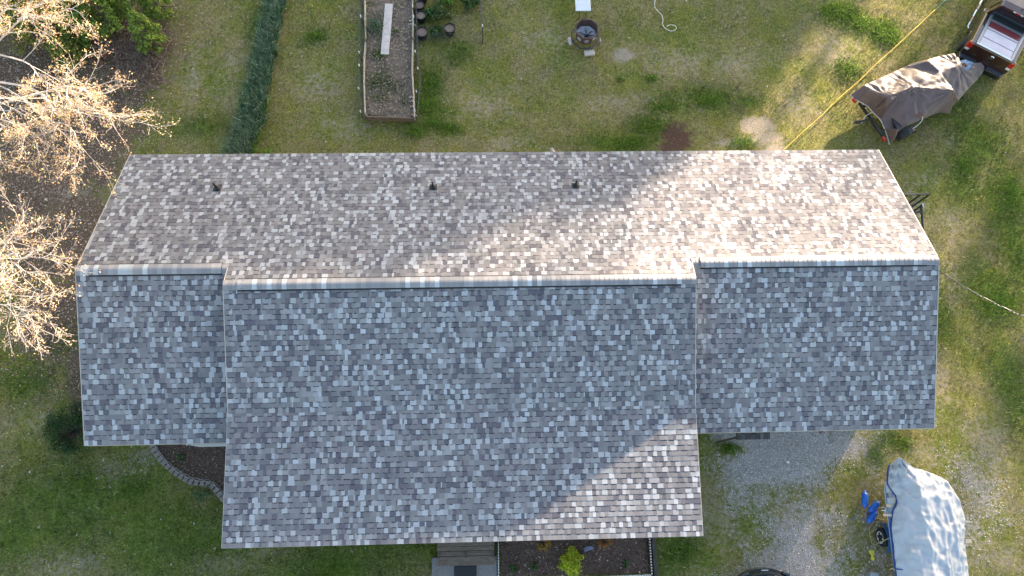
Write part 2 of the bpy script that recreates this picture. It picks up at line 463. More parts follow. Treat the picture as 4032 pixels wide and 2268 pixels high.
# ---- shingles: every tab is a wedge with its own edges
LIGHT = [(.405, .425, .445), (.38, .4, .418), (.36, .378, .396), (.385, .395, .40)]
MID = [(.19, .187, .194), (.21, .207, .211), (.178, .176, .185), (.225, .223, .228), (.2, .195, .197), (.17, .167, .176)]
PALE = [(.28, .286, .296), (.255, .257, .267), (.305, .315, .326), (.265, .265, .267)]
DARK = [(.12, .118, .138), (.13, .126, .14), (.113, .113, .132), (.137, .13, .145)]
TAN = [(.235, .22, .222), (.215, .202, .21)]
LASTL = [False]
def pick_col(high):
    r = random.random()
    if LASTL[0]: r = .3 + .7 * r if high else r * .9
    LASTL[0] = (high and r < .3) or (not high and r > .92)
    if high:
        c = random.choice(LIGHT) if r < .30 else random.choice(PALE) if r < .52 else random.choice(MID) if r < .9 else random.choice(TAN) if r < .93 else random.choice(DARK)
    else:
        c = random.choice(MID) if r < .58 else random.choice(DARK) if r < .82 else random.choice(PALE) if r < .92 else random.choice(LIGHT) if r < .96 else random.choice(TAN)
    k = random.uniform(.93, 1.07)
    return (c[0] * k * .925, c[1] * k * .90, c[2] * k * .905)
cells = []                                     # (verts 8, colour)
EXP = 5.035 / 34.0
def field_of_shingles(O, U, N, x0, x1, length, top_x=None, first=0.0):
    """O eave point (x ignored), U up-slope unit, N normal"""
    O = Vector(O); U = Vector(U); N = Vector(N)
    n = int(math.ceil(length / EXP - .05))
    prev_tabs = []
    for i in range(n):
        t0 = i * EXP; t1 = min((i + 1) * EXP + .012, length)
        xa, xb = (x0, x1) if top_x is None or t0 + .01 < top_x[0] else (top_x[1], top_x[2])
        if t1 - t0 < .03: continue
        wob = random.uniform(-.0005, .0005)
        x = xa + random.uniform(-.0, .0); high = random.random() < .5
        tabs = []
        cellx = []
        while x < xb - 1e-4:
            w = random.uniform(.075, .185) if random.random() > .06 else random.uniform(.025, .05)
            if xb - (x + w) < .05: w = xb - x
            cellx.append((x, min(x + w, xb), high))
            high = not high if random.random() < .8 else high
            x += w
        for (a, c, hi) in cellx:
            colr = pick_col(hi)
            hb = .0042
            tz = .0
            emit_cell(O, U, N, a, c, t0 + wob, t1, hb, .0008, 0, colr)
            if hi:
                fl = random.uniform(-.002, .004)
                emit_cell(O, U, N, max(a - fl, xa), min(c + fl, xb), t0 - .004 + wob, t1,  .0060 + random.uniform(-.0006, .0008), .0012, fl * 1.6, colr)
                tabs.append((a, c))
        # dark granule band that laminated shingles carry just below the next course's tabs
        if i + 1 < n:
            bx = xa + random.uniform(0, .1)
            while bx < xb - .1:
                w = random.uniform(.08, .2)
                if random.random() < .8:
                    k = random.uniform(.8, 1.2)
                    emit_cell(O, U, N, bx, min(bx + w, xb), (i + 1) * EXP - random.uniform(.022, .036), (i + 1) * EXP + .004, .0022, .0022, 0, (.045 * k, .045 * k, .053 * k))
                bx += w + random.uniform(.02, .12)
def emit_cell(O, U, N, a, c, t0, t1, hb, ht, tap, colr):
    q = lambda x, t, h: (x, O.y + U.y * t + N.y * h, O.z + U.z * t + N.z * h)
    cells.append(([q(a, t0, -.002), q(c, t0, -.002), q(c - tap, t1, -.002), q(a + tap, t1, -.002),
                   q(a, t0, hb), q(c, t0, hb), q(c - tap, t1, ht), q(a + tap, t1, ht)], colr, hb > .0050 and t1 - t0 > .1))
UB, UF, UP = (0, -ca, sa), (0, ca, sa), (0, cb, sb)
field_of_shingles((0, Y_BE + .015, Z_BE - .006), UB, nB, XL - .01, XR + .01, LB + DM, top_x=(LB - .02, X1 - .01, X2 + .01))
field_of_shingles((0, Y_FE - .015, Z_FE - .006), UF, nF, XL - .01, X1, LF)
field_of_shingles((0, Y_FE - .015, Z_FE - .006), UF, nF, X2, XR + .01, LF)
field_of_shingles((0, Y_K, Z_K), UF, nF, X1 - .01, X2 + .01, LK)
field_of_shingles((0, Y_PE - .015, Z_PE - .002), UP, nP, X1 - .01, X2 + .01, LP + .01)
BOXF = [(4, 5, 6, 7), (0, 1, 5, 4), (1, 2, 6, 5), (3, 0, 4, 7), (2, 3, 7, 6)]
def cell_score(c):
    v = c[0]; mid = Vector([(v[4][k] + v[6][k]) / 2 for k in range(3)])
    e1 = Vector(v[5]) - Vector(v[4]); e2 = Vector(v[7]) - Vector(v[4])
    nrm = e1.cross(e2); d = CAM_C - mid
    q = CAM_M.transposed() @ (mid - CAM_C)
    px = 2016 + FPX * q.x / -q.z; py = 1134 - FPX * q.y / -q.z
    if not (0 < px < 4032 and 0 < py < 2268) or not c[2]: return 0
    return abs(nrm.dot(d)) / d.length ** 3
sc_ = np.array([cell_score(c) for c in cells])
order = np.argsort(-sc_)
single = set(order[:290].tolist())
Vn = []; Fn = []; Cn = []
for i, (v, colr, hi) in enumerate(cells):
    if i in single:
        mb = MB(); mb.col = colr; mb.add(v, BOXF); mb.build('shingle', M['shingle'], roof_o)
    else:
        b0 = len(Vn); Vn += v
        for q in BOXF[:4]: Fn.append([b0 + k for k in q]); Cn.append(colr)
so = obj_np('shingle_field', Vn, Fn, M['shingle'], Cn, roof_o); so['kind'] = 'stuff'

# ---- drip edge, fascia
e = MB()
for x, sgn in ((XL, -1), (XR, 1)):
    xx = x + sgn * .012
    e.bar((xx, Y_BE, Z_BE - .075), (xx, 0, HR - .075), .02, .16); e.bar((xx, 0.0, HR - .075), (xx, Y_FE, Z_FE - .075), .02, .16)
for x, sgn in ((X1, -1), (X2, 1)):
    xx = x + sgn * .012
    e.bar((xx, Y_MR, Z_MR - .1), (xx, Y_K, Z_K - .1), .02, .2); e.bar((xx, Y_K, Z_K - .1), (xx, Y_PE, Z_PE - .1), .02, .2)
    e.bar((xx, Y_MR, Z_MR - .1), (xx, 0.0, HR - .1), .02, .2)
e.box(((XL + XR) / 2, Y_BE + .012, Z_BE - .09), (XR - XL, .02, .17))
e.box(((XL + X1) / 2, Y_FE - .012, Z_FE - .09), (X1 - XL, .02, .17)); e.box(((X2 + XR) / 2, Y_FE - .012, Z_FE - .09), (XR - X2, .02, .17))
e.box(((X1 + X2) / 2, Y_PE - .012, Z_PE - .09), (X2 - X1, .02, .17))
e.build('fascia', M['trim'], house)

# ---- ridge caps and ridge vents
def cap_profile(w, lift, n=8, cy=0.0, cz=0.0):
    out = []
    for k in range(n + 1):
        u = -1 + 2 * k / n
        y = u * w
        z = -(abs(y)) * math.tan(AM) + lift + .0
        r = .055                                # rounded crown
        if abs(y) < r: z = -r * math.tan(AM) * (.5 + .5 * (y / r) ** 2) + lift
        out.append((cy + y, cz + z))
    return out
def cap_row(parent, xa, xb, y, z, w, lift, name, step=.138):
    n = max(1, int(round((xb - xa) / step))); st = (xb - xa) / n
    for k in range(n):
        a = xa + k * st; c = a + st + .004
        r = random.random()
        kk = random.uniform(1.15, 1.35); colr = tuple(v * (kk if r > .16 else kk * .85) for v in (random.choice(MID) if r > .16 else random.choice(LIGHT)))
        pr = cap_profile(w, lift, 10, y, z)
        vs_ = []
        for x, dz in ((a, .009), (c, .0015)):
            vs_ += [(x, py_, pz_ + dz) for py_, pz_ in pr]
        for x, dz in ((a, .0), (c, -.008)):
            vs_ += [(x, py_, pz_ + dz - .004) for py_, pz_ in pr]
        m = len(pr); fs = []
        for j in range(m - 1):
            fs.append((j, m + j, m + j + 1, j + 1)); fs.append((j, j + 1, 2 * m + j + 1, 2 * m + j))
        fs.append((0, 2 * m, 3 * m, m)); fs.append((m - 1, 2 * m - 1, 4 * m - 1, 3 * m - 1))
        mb = MB(); mb.col = colr; mb.add(vs_, fs); mb.build(name, M['shingle'], parent, smooth=False)
def ridge(xa, xb, va, vb, y, z):
    vent = MB()
    for sgn in (-1, 1):
        vent.bar((va, y + sgn * .162, z - .162 * math.tan(AM) + .016), (vb, y + sgn * .162, z - .162 * math.tan(AM) + .016), .05, .024, up=(0, sgn * sa, ca))
    vo = vent.build('ridge_vent', M['black_rubber'], house)
    cap_row(vo, va, vb, y, z, .155, .052, 'cap_shingle')
    sc = MB()
    for xx in (va + .12, va + .17, vb - .17, vb - .12):
        for yy in (-.115, .115):
            zz = z - .115 * math.tan(AM) + .058
            sc.box((xx, y + yy, zz), (.014, .014, .008))
    sc.build('screw', M['black_rubber'], vo)
    cap = MB()
    for sgn in (-1, 1): cap.box(((xa + xb) / 2, y + sgn * .1, z - .1 * math.tan(AM)), (.1, .05, .004))
    end = cap.build('ridge_cap', M['asphalt_edge'], house)
    if va - xa > .05: cap_row(end, xa, va - .002, y, z, .15, .016, 'cap_shingle')
    if xb - vb > .05: cap_row(end, vb + .006, xb, y, z, .15, .016, 'cap_shingle')
qx = lambda px, py, z: P(px, py, z).x
ridge(XL - .012, X1, qx(351, 1062, HR), qx(873, 1050, HR), 0, HR)
ridge(X1 - .012, X2 + .012, qx(934, 1125, Z_MR), qx(2682, 1096, Z_MR), Y_MR, Z_MR)
ridge(X2 + .0, XR + .012, qx(2757, 1032, HR), qx(3648, 1020, HR), 0, HR)

# ---- plumbing vents on the back slope
def on_back(px, py):
    d = CAM_M @ Vector(((px - 2016) / FPX, -(py - 1134) / FPX, -1.0))
    p0 = Vector((0, Y_BE, Z_BE)); t = (p0 - CAM_C).dot(nB) / d.dot(nB); return CAM_C + d * t
for px, py in ((856, 742), (1706, 738), (2266, 732)):
    c = on_back(px, py)
    vp = empty('plumbing_vent', c); vp.parent = house
    Rr = nB.to_track_quat('Z', 'Y').to_matrix()
    f = MB(); f.box(c + nB * .012, (.24, .26, .008), Rr); f.build('flashing', M['black_rubber'], vp)
    f = MB(); Mx = Matrix.Translation(c + nB * .012) @ Rr.to_4x4()
    f.lathe([(.12, 0), (.118, .012), (.10, .02), (.098, .035), (.075, .045), (.07, .06), (.045, .09)], 18, Mx); f.build('collar', M['black_rubber'], vp, smooth=True)
    f = MB(); f.tube([c, c + Vector((0, 0, .32))], .031, 10); f.tube([c + Vector((0, 0, .30)), c + Vector((0, 0, .325))], .036, 10); f.build('pipe', M['black_rubber'], vp)

# ---- walls, porch, doors and windows below the eaves
wl_ = MB()
WX0, WX1 = XL + .3, XR - .3; WY0, WY1 = Y_FE + .45, Y_BE - .4
zt = lambda y: HR - abs(y) * math.tan(AM) - .16
prof = [(WY0, .0), (WY1, .0), (WY1, zt(WY1)), (0, zt(0)), (WY0, zt(WY0))]
n = len(prof)
wl_.add([(WX0, y, z) for y, z in prof] + [(WX1, y, z) for y, z in prof],
        [tuple(range(n)), tuple(range(2 * n - 1, n - 1, -1))] + [(i, n + i, n + (i + 1) % n, (i + 1) % n) for i in range(n)])
# cheek walls where the middle roof stands above the wings
for x in (X1 + .05, X2 - .05):
    wl_.slab([(x, Y_MR, Z_MR - .13), (x, Y_K, Z_K - .13), (x, Y_K, Z_K - .8), (x, Y_MR, Z_MR - .9)], (.06 if x < 0 else -.06, 0, 0))
wo = wl_.build('wall', M['siding'], house)
sid = MB()
for k in range(1, 17):
    z = .35 + k * .18
    if z < Z_FE - .25:
        sid.box(((WX0 + WX1) / 2, WY0 - .006, z), (WX1 - WX0, .012, .012)); sid.box(((WX0 + WX1) / 2, WY1 + .006, z), (WX1 - WX0, .012, .012))
        sid.box((WX0 - .006, 0, z), (.012, WY1 - WY0, .012)); sid.box((WX1 + .006, 0, z), (.012, WY1 - WY0, .012))
sid.build('lap_siding', M['siding'], wo)
for x, y, w, h, ax in ((-9.6, WY0, 1.4, 1.2, 0), (9.2, WY0, 1.5, 1.2, 0), (-4.2, WY0, 1.5, 1.3, 0), (2.6, WY0, 1.5, 1.3, 0), (-8, WY1, 1.2, 1.1, 1), (-2, WY1, 1.0, .9, 1), (4, WY1, 1.2, 1.1, 1)):
    sg = -1 if ax == 0 else 1
    wf = MB()
    for dx in (-w / 2, w / 2): wf.box((x + dx, y + sg * .03, 2.2), (.08, .06, h + .08))
    for dz in (-h / 2, h / 2): wf.box((x, y + sg * .03, 2.2 + dz), (w - .08, .06, .08))
    wo_ = wf.build('window', M['white_trim'], house)
    g = MB(); g.box((x, y + sg * .012, 2.2), (w - .08, .02, h - .08)); g.build('pane', M['glass_dark'], wo_)
d = MB(); d.box((-1.0, WY0 - .02, .75 + 1.03), (.95, .05, 2.06)); dd = d.build('door', M['white_trim'], house, bevel=.01)
k_ = MB(); k_.lathe([(.0, 0), (.03, .01), (.03, .04), (.0, .05)], 10, Matrix.Translation((-1.38, WY0 - .045, 1.75)) @ Matrix.Rotation(rad(90), 4, 'X')); k_.build('handle', M['chrome'], dd)
# porch floor, beam and posts
pf = MB()
PX0, PX1 = X1 + .35, X2 - .35
nb_ = int((WY0 - (Y_PE + .35)) / .145)
for k in range(nb_):
    y = Y_PE + .35 + .07 + k * .145
    pf.box(((PX0 + PX1) / 2, y, .72), (PX1 - PX0, .138, .035))
pf.build('porch_floor', M['wood_grey'], house)
for x in (PX0 + .1, PX0 + 4.0, -2.4, .25, PX1 - 3, PX1 - .1):
    p = MB(); p.box((x, Y_PE + .45, (Z_PE - .2 + .7) / 2 + .02), (.12, .12, Z_PE - .2 - .72)); p.build('porch_post', M['white_trim'], house, bevel=.008)
b_ = MB(); b_.box(((PX0 + PX1) / 2, Y_PE + .45, Z_PE - .16), (PX1 - PX0, .1, .2)); b_.build('porch_beam', M['white_trim'], house)
# box-out window with white trim below the left wing's eave
bw = MB()
c0 = P(722, 1739, 1.55); c1 = P(896, 1748, 1.55)
xa, xb = c0.x, X1 + .12; yf = P(800, 1750, 1.5).y
bw.slab([(xa, WY0, 1.56), (xa + .12, yf, 1.5), (xb, yf, 1.5), (xb, WY0, 1.56)], (0, 0, -.9))
bwo = bw.build('bay_window', M['siding'], house)
t = MB(); t.bar((xa + .06, yf + .06, 1.58), (xb, yf + .06, 1.58), .04, .03); t.bar((xa, WY0, 1.58), (xa + .12, yf - .02, 1.53), .04, .03); t.build('sill', M['white_trim'], bwo)
# small shingled canopy below the right wing's eave
cn = MB(); pA = P(2900, 1700, 2.05); pB = P(3032, 1728, 1.95)
cn.slab([(pA.x, pB.y, 1.95), (pB.x, pB.y, 1.95), (pB.x, WY0, 2.2), (pA.x, WY0, 2.2)], (0, 0, -.06))
co_ = cn.build('canopy', M['wood_dark'], house)
x = pA.x + .02
while x < pB.x - .05:
    w = random.uniform(.1, .18); w = min(w, pB.x - x)
    for r0 in (0, .15):
        mb = MB(); mb.col = tuple(v * .35 for v in pick_col(True)); y0 = pB.y + r0  # tones darkened to paint in the deep shade under the eave
        mb.slab([(x, y0 - .01, 1.972 + r0 * .45), (x + w - .006, y0 - .01, 1.972 + r0 * .45), (x + w - .006, y0 + .15, 2.03 + r0 * .45), (x, y0 + .15, 2.03 + r0 * .45)], (0, 0, -.01))
        mb.build('shingle', M['shingle'], co_)
    x += w
t = MB(); t.box((pA.x - .03, pB.y + .06, 1.0), (.06, .06, 1.96)); t.build('canopy_post', M['wood_dark'], house)

# ------------------------------------------------------------------ front steps, walk, beds
stp = empty('front_steps', (P(1836, 2140, .3).x, -7.8, 0), 0, 'weathered wooden steps below the porch eave, leading to the concrete walk', 'steps')
sx0, sx1 = P(1723, 2190, .3).x, P(1946, 2190, .3).x
ys = [P(1836, v, z).y for v, z in ((2098, .66), (2133, .66), (2134, .5), (2168, .5), (2169, .33), (2188, .33), (2189, .3), (2226, .3))]
for (ya, yb, z) in ((ys[0] + .05, ys[1] + .005, .66), (ys[2], (ys[2] + ys[3]) / 2 + .005, .5), ((ys[2] + ys[3]) / 2 - .005, ys[3], .5), (ys[4] - .004, ys[5], .33), (ys[6] - .004, ys[7], .32)):
    t = MB(); t.box(((sx0 + sx1) / 2 + random.uniform(-.01, .01), (ya + yb) / 2, z - .02), (sx1 - sx0, abs(ya - yb), .04)); t.build('tread', M['wood_grey'], stp, bevel=.006)
for x in (sx0 + .05, (sx0 + sx1) / 2, sx1 - .05):
    t = MB(); t.slab([(x - .02, ys[0], .62), (x - .02, ys[7] + .05, .26), (x - .02, ys[7] + .05, .0), (x - .02, ys[0], .0)], (.04, 0, 0)); t.build('stringer', M['wood_dark'], stp)

walk = empty('concrete_walk', P(1830, 2240), 0, 'grey concrete walk at the foot of the wooden steps', 'walkway')
wx0, wx1 = P(1701, 2240, .05).x, P(1956, 2240, .05).x
for k in range(4):
    y1 = ys[7] + .25 - k * 1.25
    t = MB(); t.box(((wx0 + wx1) / 2, y1 - .62, .03), (wx1 - wx0, 1.235, .1)); t.build('slab', M['concrete'], walk, bevel=.012)
mat_o = MB(); mx0, mx1 = P(1788, 2240, .09).x, P(1876, 2240, .09).x
mat_o.box(((mx0 + mx1) / 2, ys[7] - .72, .09), (mx1 - mx0, 1.4, .016))
mo = mat_o.build('door_mat', mat('charcoal_mat', (.032, .034, .037), .9, var=.15, scale=60, bump=.4), bevel=.006); tag(mo, 'charcoal runner mat on the concrete walk below the steps', 'mat')

def scatter_chips(name, parent, pts, size, cols, flat=.5, mt='chip', lift=.01):
    """small irregular flat chips (two triangles each, bent) at pts (n,3)"""
    n = len(pts); pts = np.asarray(pts)
    a = RS.rand(n) * 6.283; L = size[0] + RS.rand(n) * (size[1] - size[0]); W = L * (.3 + .4 * RS.rand(n))
    tilt = (RS.rand(n, 2) - .5) * flat
    ex = np.stack([np.cos(a), np.sin(a), tilt[:, 0]], 1) * L[:, None] / 2
    ey = np.stack([-np.sin(a), np.cos(a), tilt[:, 1]], 1) * W[:, None] / 2
    c = pts + np.array([0, 0, lift]) + np.stack([0 * a, 0 * a, RS.rand(n) * lift], 1)
    bend = np.stack([0 * a, 0 * a, (RS.rand(n) - .3) * L * .35], 1)
    V = np.stack([c - ex, c - ey + bend, c + ex, c + ey + bend], 1).reshape(-1, 3)
    F = np.arange(4 * n).reshape(-1, 4)
    cols = np.asarray(cols); C = cols[RS.randint(0, len(cols), n)] * (.75 + .5 * RS.rand(n, 1))
    return obj_np(name, V, F, M[mt], C, parent)
CHIPC = [(.1, .06, .043), (.14, .085, .06), (.19, .12, .088), (.06, .038, .028), (.26, .185, .14), (.12, .072, .05)]
def bed_mesh(name, parent, poly, z, mt, bump=.05, seed=0):
    xs = [p[0] for p in poly]; yss = [p[1] for p in poly]
    X, Y = np.meshgrid(np.arange(min(xs), max(xs) + .05, .06), np.arange(min(yss), max(yss) + .05, .06))
    ins = inside(poly, X.ravel(), Y.ravel()).reshape(X.shape)
    Z = z + (fbm(X, Y, 3, seed) - .5) * bump * 2 + (fbm(X, Y, 11, seed + 3) - .5) * bump
    idx = np.arange(X.size).reshape(X.shape)
    F = np.stack([idx[:-1, :-1], idx[:-1, 1:], idx[1:, 1:], idx[1:, :-1]], -1).reshape(-1, 4)
    keep = ins.ravel()[F].sum(1) >= 3
    o = obj_np(name, np.stack([X.ravel(), Y.ravel(), Z.ravel()], 1), F[keep], M[mt], None, parent, True)
    return o
def inside(poly, X, Y):
    r = np.zeros(len(X), bool); n = len(poly); j = n - 1
    for i in range(n):
        xi, yi = poly[i]; xj, yj = poly[j]
        c = ((yi > Y) != (yj > Y)) & (X < (xj - xi) * (Y - yi) / (yj - yi + 1e-12) + xi)
        r ^= c; j = i
    return r
def rand_in(poly, n):
    xs = [p[0] for p in poly]; yss = [p[1] for p in poly]
    X = min(xs) + RS.rand(n * 3) * (max(xs) - min(xs)); Y = min(yss) + RS.rand(n * 3) * (max(yss) - min(yss))
    k = inside(poly, X, Y); return X[k][:n], Y[k][:n]

# mulched bed right of the steps
fb = [(P(1968, 2160).x, Y_PE + .7), (P(2548, 2110).x, Y_PE + .7), (P(2560, 2262).x, P(2560, 2262).y), (P(1970, 2275).x, P(1970, 2275).y)]
fbed = empty('flower_bed', ((fb[0][0] + fb[1][0]) / 2, -8.2, 0), 0, 'dark mulched flower bed right of the wooden steps', 'flower bed')
fo = bed_mesh('mulch', fbed, fb, .05, 'mulch'); fo['kind'] = 'stuff'
X, Y = rand_in(fb, 4200)
o = scatter_chips('bark_chips', fbed, np.stack([X, Y, 0 * X + .07 + (fbm(X, Y, 3, 0) - .5) * .08], 1), (.02, .075), CHIPC); o['kind'] = 'stuff'
X, Y = rand_in(fb, 70)
o = scatter_chips('dry_leaves', fbed, np.stack([X, Y, 0 * X + .1], 1), (.04, .09), [(.42, .36, .3), (.34, .26, .2), (.5, .45, .4)], mt='litter'); o['kind'] = 'stuff'
def edging(name, pts, lab, pale='white_plastic', h=.2):
    e_ = empty(name, pts[0], 0, lab, 'edging fence')
    total = 0
    for a, b in zip(pts[:-1], pts[1:]):
        a = Vector(a); b = Vector(b); n = max(1, int((b - a).length / .085))
        t = MB(); t.bar(a + Vector((0, 0, h * .55)), b + Vector((0, 0, h * .55)), .014, .02); t.bar(a + Vector((0, 0, h * .2)), b + Vector((0, 0, h * .2)), .014, .02); t.build('rail', M[pale], e_)
        for k in range(n + 1):
            p = a.lerp(b, k / n)
            t = MB(); t.box(p + Vector((0, 0, h * .5)), (.035, .035, h)); t.add([p + Vector((-.02, -.02, h)), p + Vector((.02, -.02, h)), p + Vector((.02, .02, h)), p + Vector((-.02, .02, h)), p + Vector((0, 0, h + .03))], [(0, 1, 4), (1, 2, 4), (2, 3, 4), (3, 0, 4)])
            t.build('picket', M[pale], e_)
    return e_
edging('picket_edging', [Vector(P(1962, 2130, 0)).xyz, Vector(P(1963, 2285, 0)).xyz], 'white plastic picket edging between the steps and the mulched bed')
edging('picket_edging', [Vector(P(2552, 2100, 0)).xyz, Vector(P(2562, 2256, 0)).xyz], 'white plastic picket edging along the right end of the mulched bed')
edging('picket_edging', [Vector(P(2556, 2262, 0)).xyz, Vector(P(2230, 2276, 0)).xyz], 'white plastic picket edging along the bottom of the mulched bed')
tb = MB(); a = P(2570, 2105, .1); b = P(2582, 2272, .1); tb.bar(a, b, .12, .2)
tb.bar(P(2556, 2112, .1), P(2566, 2272, .1), .07, .14)
tag(tb.build('landscape_timber', M['wood_dark'], bevel=.015), 'dark landscape timbers along the right end of the flower bed', 'timber')

def leaf_cloud(n, c, r, size, cols, up=.4, shell=.5, seed=None, droop=0.0):
    """n leaf quads around ellipsoid c, r -> V, F, C arrays"""
    d = RS.normal(size=(n, 3)); d /= np.linalg.norm(d, axis=1)[:, None]
    rr = (shell + (1 - shell) * RS.rand(n)) ** 1.0
    p = np.asarray(c) + d * np.asarray(r) * rr[:, None]
    return leaf_quads(p, d + np.array([0, 0, up]), size, cols, droop)
def leaf_quads(p, nrm, size, cols, droop=0.0, aspect=.55):
    n = len(p)
    nrm = nrm + RS.normal(size=(n, 3)) * .5
    nrm /= np.linalg.norm(nrm, axis=1)[:, None] + 1e-9
    t = np.cross(nrm, RS.normal(size=(n, 3))); t /= np.linalg.norm(t, axis=1)[:, None] + 1e-9
    t[:, 2] -= droop
    b = np.cross(nrm, t)
    L = (size[0] + RS.rand(n) * (size[1] - size[0]))[:, None]
    ex = t * L / 2; ey = b * L / 2 * aspect
    V = np.stack([p - ex, p - ey * 1.0 + nrm * L * .08, p + ex, p + ey + nrm * L * .08], 1).reshape(-1, 3)
    F = np.arange(4 * n).reshape(-1, 4)
    cols = np.asarray(cols); C = cols[RS.randint(0, len(cols), n)] * (.7 + .6 * RS.rand(n, 1))
    return V, F, C
def merge(parts):
    V = []; F = []; C = []; b = 0
    for v, f, c in parts:
        V.append(v); F.append(f + b); C.append(c); b += len(v)
    return np.concatenate(V), np.concatenate(F), np.concatenate(C)
def shrub(name, loc, r, nclump, nleaf, size, cols, label, stem='bark_dark', cat='shrub', clump=.38, squash=.8, group=None):
    loc = Vector(loc)
    e_ = empty(name, loc, 0, label, cat, group)
    parts = []; st = MB()
    for k in range(nclump):
        d = RS.normal(size=3); d[2] = abs(d[2]) * 1.0; d /= np.linalg.norm(d)
        c = np.array(loc) + d * r * (.45 + .45 * RS.rand()) * np.array([1, 1, squash]) + np.array([0, 0, r * .35])
        parts.append(leaf_cloud(nleaf // nclump, c, np.array([1, 1, .8]) * r * clump, size, cols, shell=.3))
        st.tube([loc + Vector((0, 0, -.02)), loc.lerp(Vector(c), .5) + Vector((0, 0, .05 * r)), Vector(c)], [r * .05, r * .03, r * .012], 5)
    V, F, C = merge(parts)
    obj_np('foliage', V, F, M['leaf'], C, e_)
    st.build('stem', M[stem], e_)
    return e_
shrub('shrub', P(2248, 2212, .05), .47, 40, 2300, (.045, .085), [(.42, .5, .02), (.5, .55, .03), (.3, .42, .02), (.46, .4, .05)], 'bright yellow-green shrub in the mulched flower bed', clump=.3)
shrub('shrub', P(2143, 2140, .05), .27, 14, 520, (.03, .06), [(.4, .22, .03), (.32, .19, .03), (.45, .3, .05)], 'small golden-orange shrub at the porch eave, left of its twin', clump=.34)
shrub('shrub', P(2380, 2132, .05), .26, 14, 480, (.03, .06), [(.36, .14, .03), (.4, .2, .03), (.28, .11, .03)], 'small rusty-orange shrub at the porch eave, right of the golden one', clump=.34)
for k, (px, py, lab) in enumerate(((2016, 2240, 'small green weed in the flower bed beside the white picket edging'), (2098, 2232, 'small green weed in the flower bed left of the bright shrub'), (2460, 2222, 'small green weed near the right end of the flower bed'))):
    shrub('weed', P(px, py, .05), .16, 6, 110, (.05, .11), [(.06, .12, .03), (.09, .15, .05), (.05, .09, .03)], lab, cat='weed', squash=.4)
sl = MB(); c = P(2318, 2162, .1); sl.slab([c + Vector((-.17, -.1, .02)), c + Vector((.17, .02, .1)), c + Vector((.08, .1, .1)), c + Vector((-.12, .08, .04))], (0, 0, -.02))
tag(sl.build('solar_light', mat('grey_blue_panel', (.16, .17, .24), .25, var=.1), bevel=.004), 'tilted grey glassy solar panel lying in the mulched bed', 'solar light')

# curved bed under the left wing
curve = [(602, 1750), (612, 1775), (630, 1800), (650, 1822), (672, 1843), (690, 1858), (712, 1872), (735, 1885), (758, 1896), (785, 1900), (810, 1900), (838, 1910), (856, 1930), (872, 1950), (886, 1968)]
cpts = [P(x, y, .1) for x, y in curve]
lb = [(p.x, p.y) for p in cpts] + [(X1 + .6, cpts[-1].y), (X1 + .6, WY0), (cpts[0].x, WY0)]
lbed = empty('mulch_bed', cpts[5], 0, 'dark mulched bed inside the curve of paver stones', 'flower bed')
fo = bed_mesh('mulch', lbed, lb, .05, 'mulch', seed=4); fo['kind'] = 'stuff'
X, Y = rand_in(lb, 2600)
o = scatter_chips('bark_chips', lbed, np.stack([X, Y, 0 * X + .08], 1), (.02, .08), CHIPC + [(.2, .15, .11)]); o['kind'] = 'stuff'
X, Y = rand_in(lb, 60)
o = scatter_chips('dry_leaves', lbed, np.stack([X, Y, 0 * X + .1], 1), (.04, .1), [(.36, .28, .22), (.26, .2, .15)], mt='litter'); o['kind'] = 'stuff'
sed = empty('stone_edging', cpts[7], 0, 'curved row of grey-brown paver stones around the left mulched bed', 'edging')
dense = []
for a, b in zip(cpts[:-1], cpts[1:]):
    for k in range(6): dense.append(a.lerp(b, k / 6))
dense.append(cpts[-1])
acc = 0; last = dense[0]; nextd = 0
dist = 0; placed = []
for p, q in zip(dense[:-1], dense[1:]):
    L = (q - p).length
    while nextd <= dist + L:
        t = (nextd - dist) / L if L else 0
        placed.append((p.lerp(q, t), (q - p).normalized())); nextd += .19
    dist += L
for p, d_ in placed:
    ang = math.atan2(d_.y, d_.x) + random.uniform(-.12, .12)
    out = Vector((d_.y, -d_.x, 0))
    if out.y > 0: out = -out
    w = random.uniform(.15, .175); dp = random.uniform(.17, .2)
    R3 = Matrix.Rotation(ang, 3, 'Z') @ Matrix.Rotation(random.uniform(-.05, .05), 3, 'X')
    t = MB(); c = p - out * -.02
    poly = [Vector((-w / 2, -dp / 2, 0)), Vector((w / 2, -dp / 2, 0)), Vector((w / 2 * .82, dp / 2, 0)), Vector((-w / 2 * .82, dp / 2, 0))]
    t.slab([Vector((c.x, c.y, .13)) + R3 @ v for v in poly], (0, 0, -.14)); t.build('stone', M['stone'], sed, bevel=.018)
wfen = empty('wire_edging', cpts[6], 0, 'twisted pale wire edging lying along the paver stones', 'wire edging')
for s_ in range(3):
    pts = []
    for k, (p, d_) in enumerate(placed):
        out = Vector((-d_.y, d_.x, 0))
        if out.y < 0: out = -out
        pts.append(Vector((p.x, p.y, .2)) + out * (.08 + .05 * math.sin(k * 1.1 + s_ * 2.1)) + Vector((0, 0, .04 * math.cos(k * .9 + s_))))
    t = MB(); t.tube(pts, .007, 5); t.build('wire', mat('pale_wire', (.3, .26, .24), .6), wfen)
for k, (px, py, lab) in enumerate(((712, 1803, 'small green weed in the curved mulched bed'),)):
    shrub('weed', P(px, py, .06), .17, 6, 90, (.05, .12), [(.06, .12, .03), (.09, .15, .05)], lab, cat='weed', squash=.4)
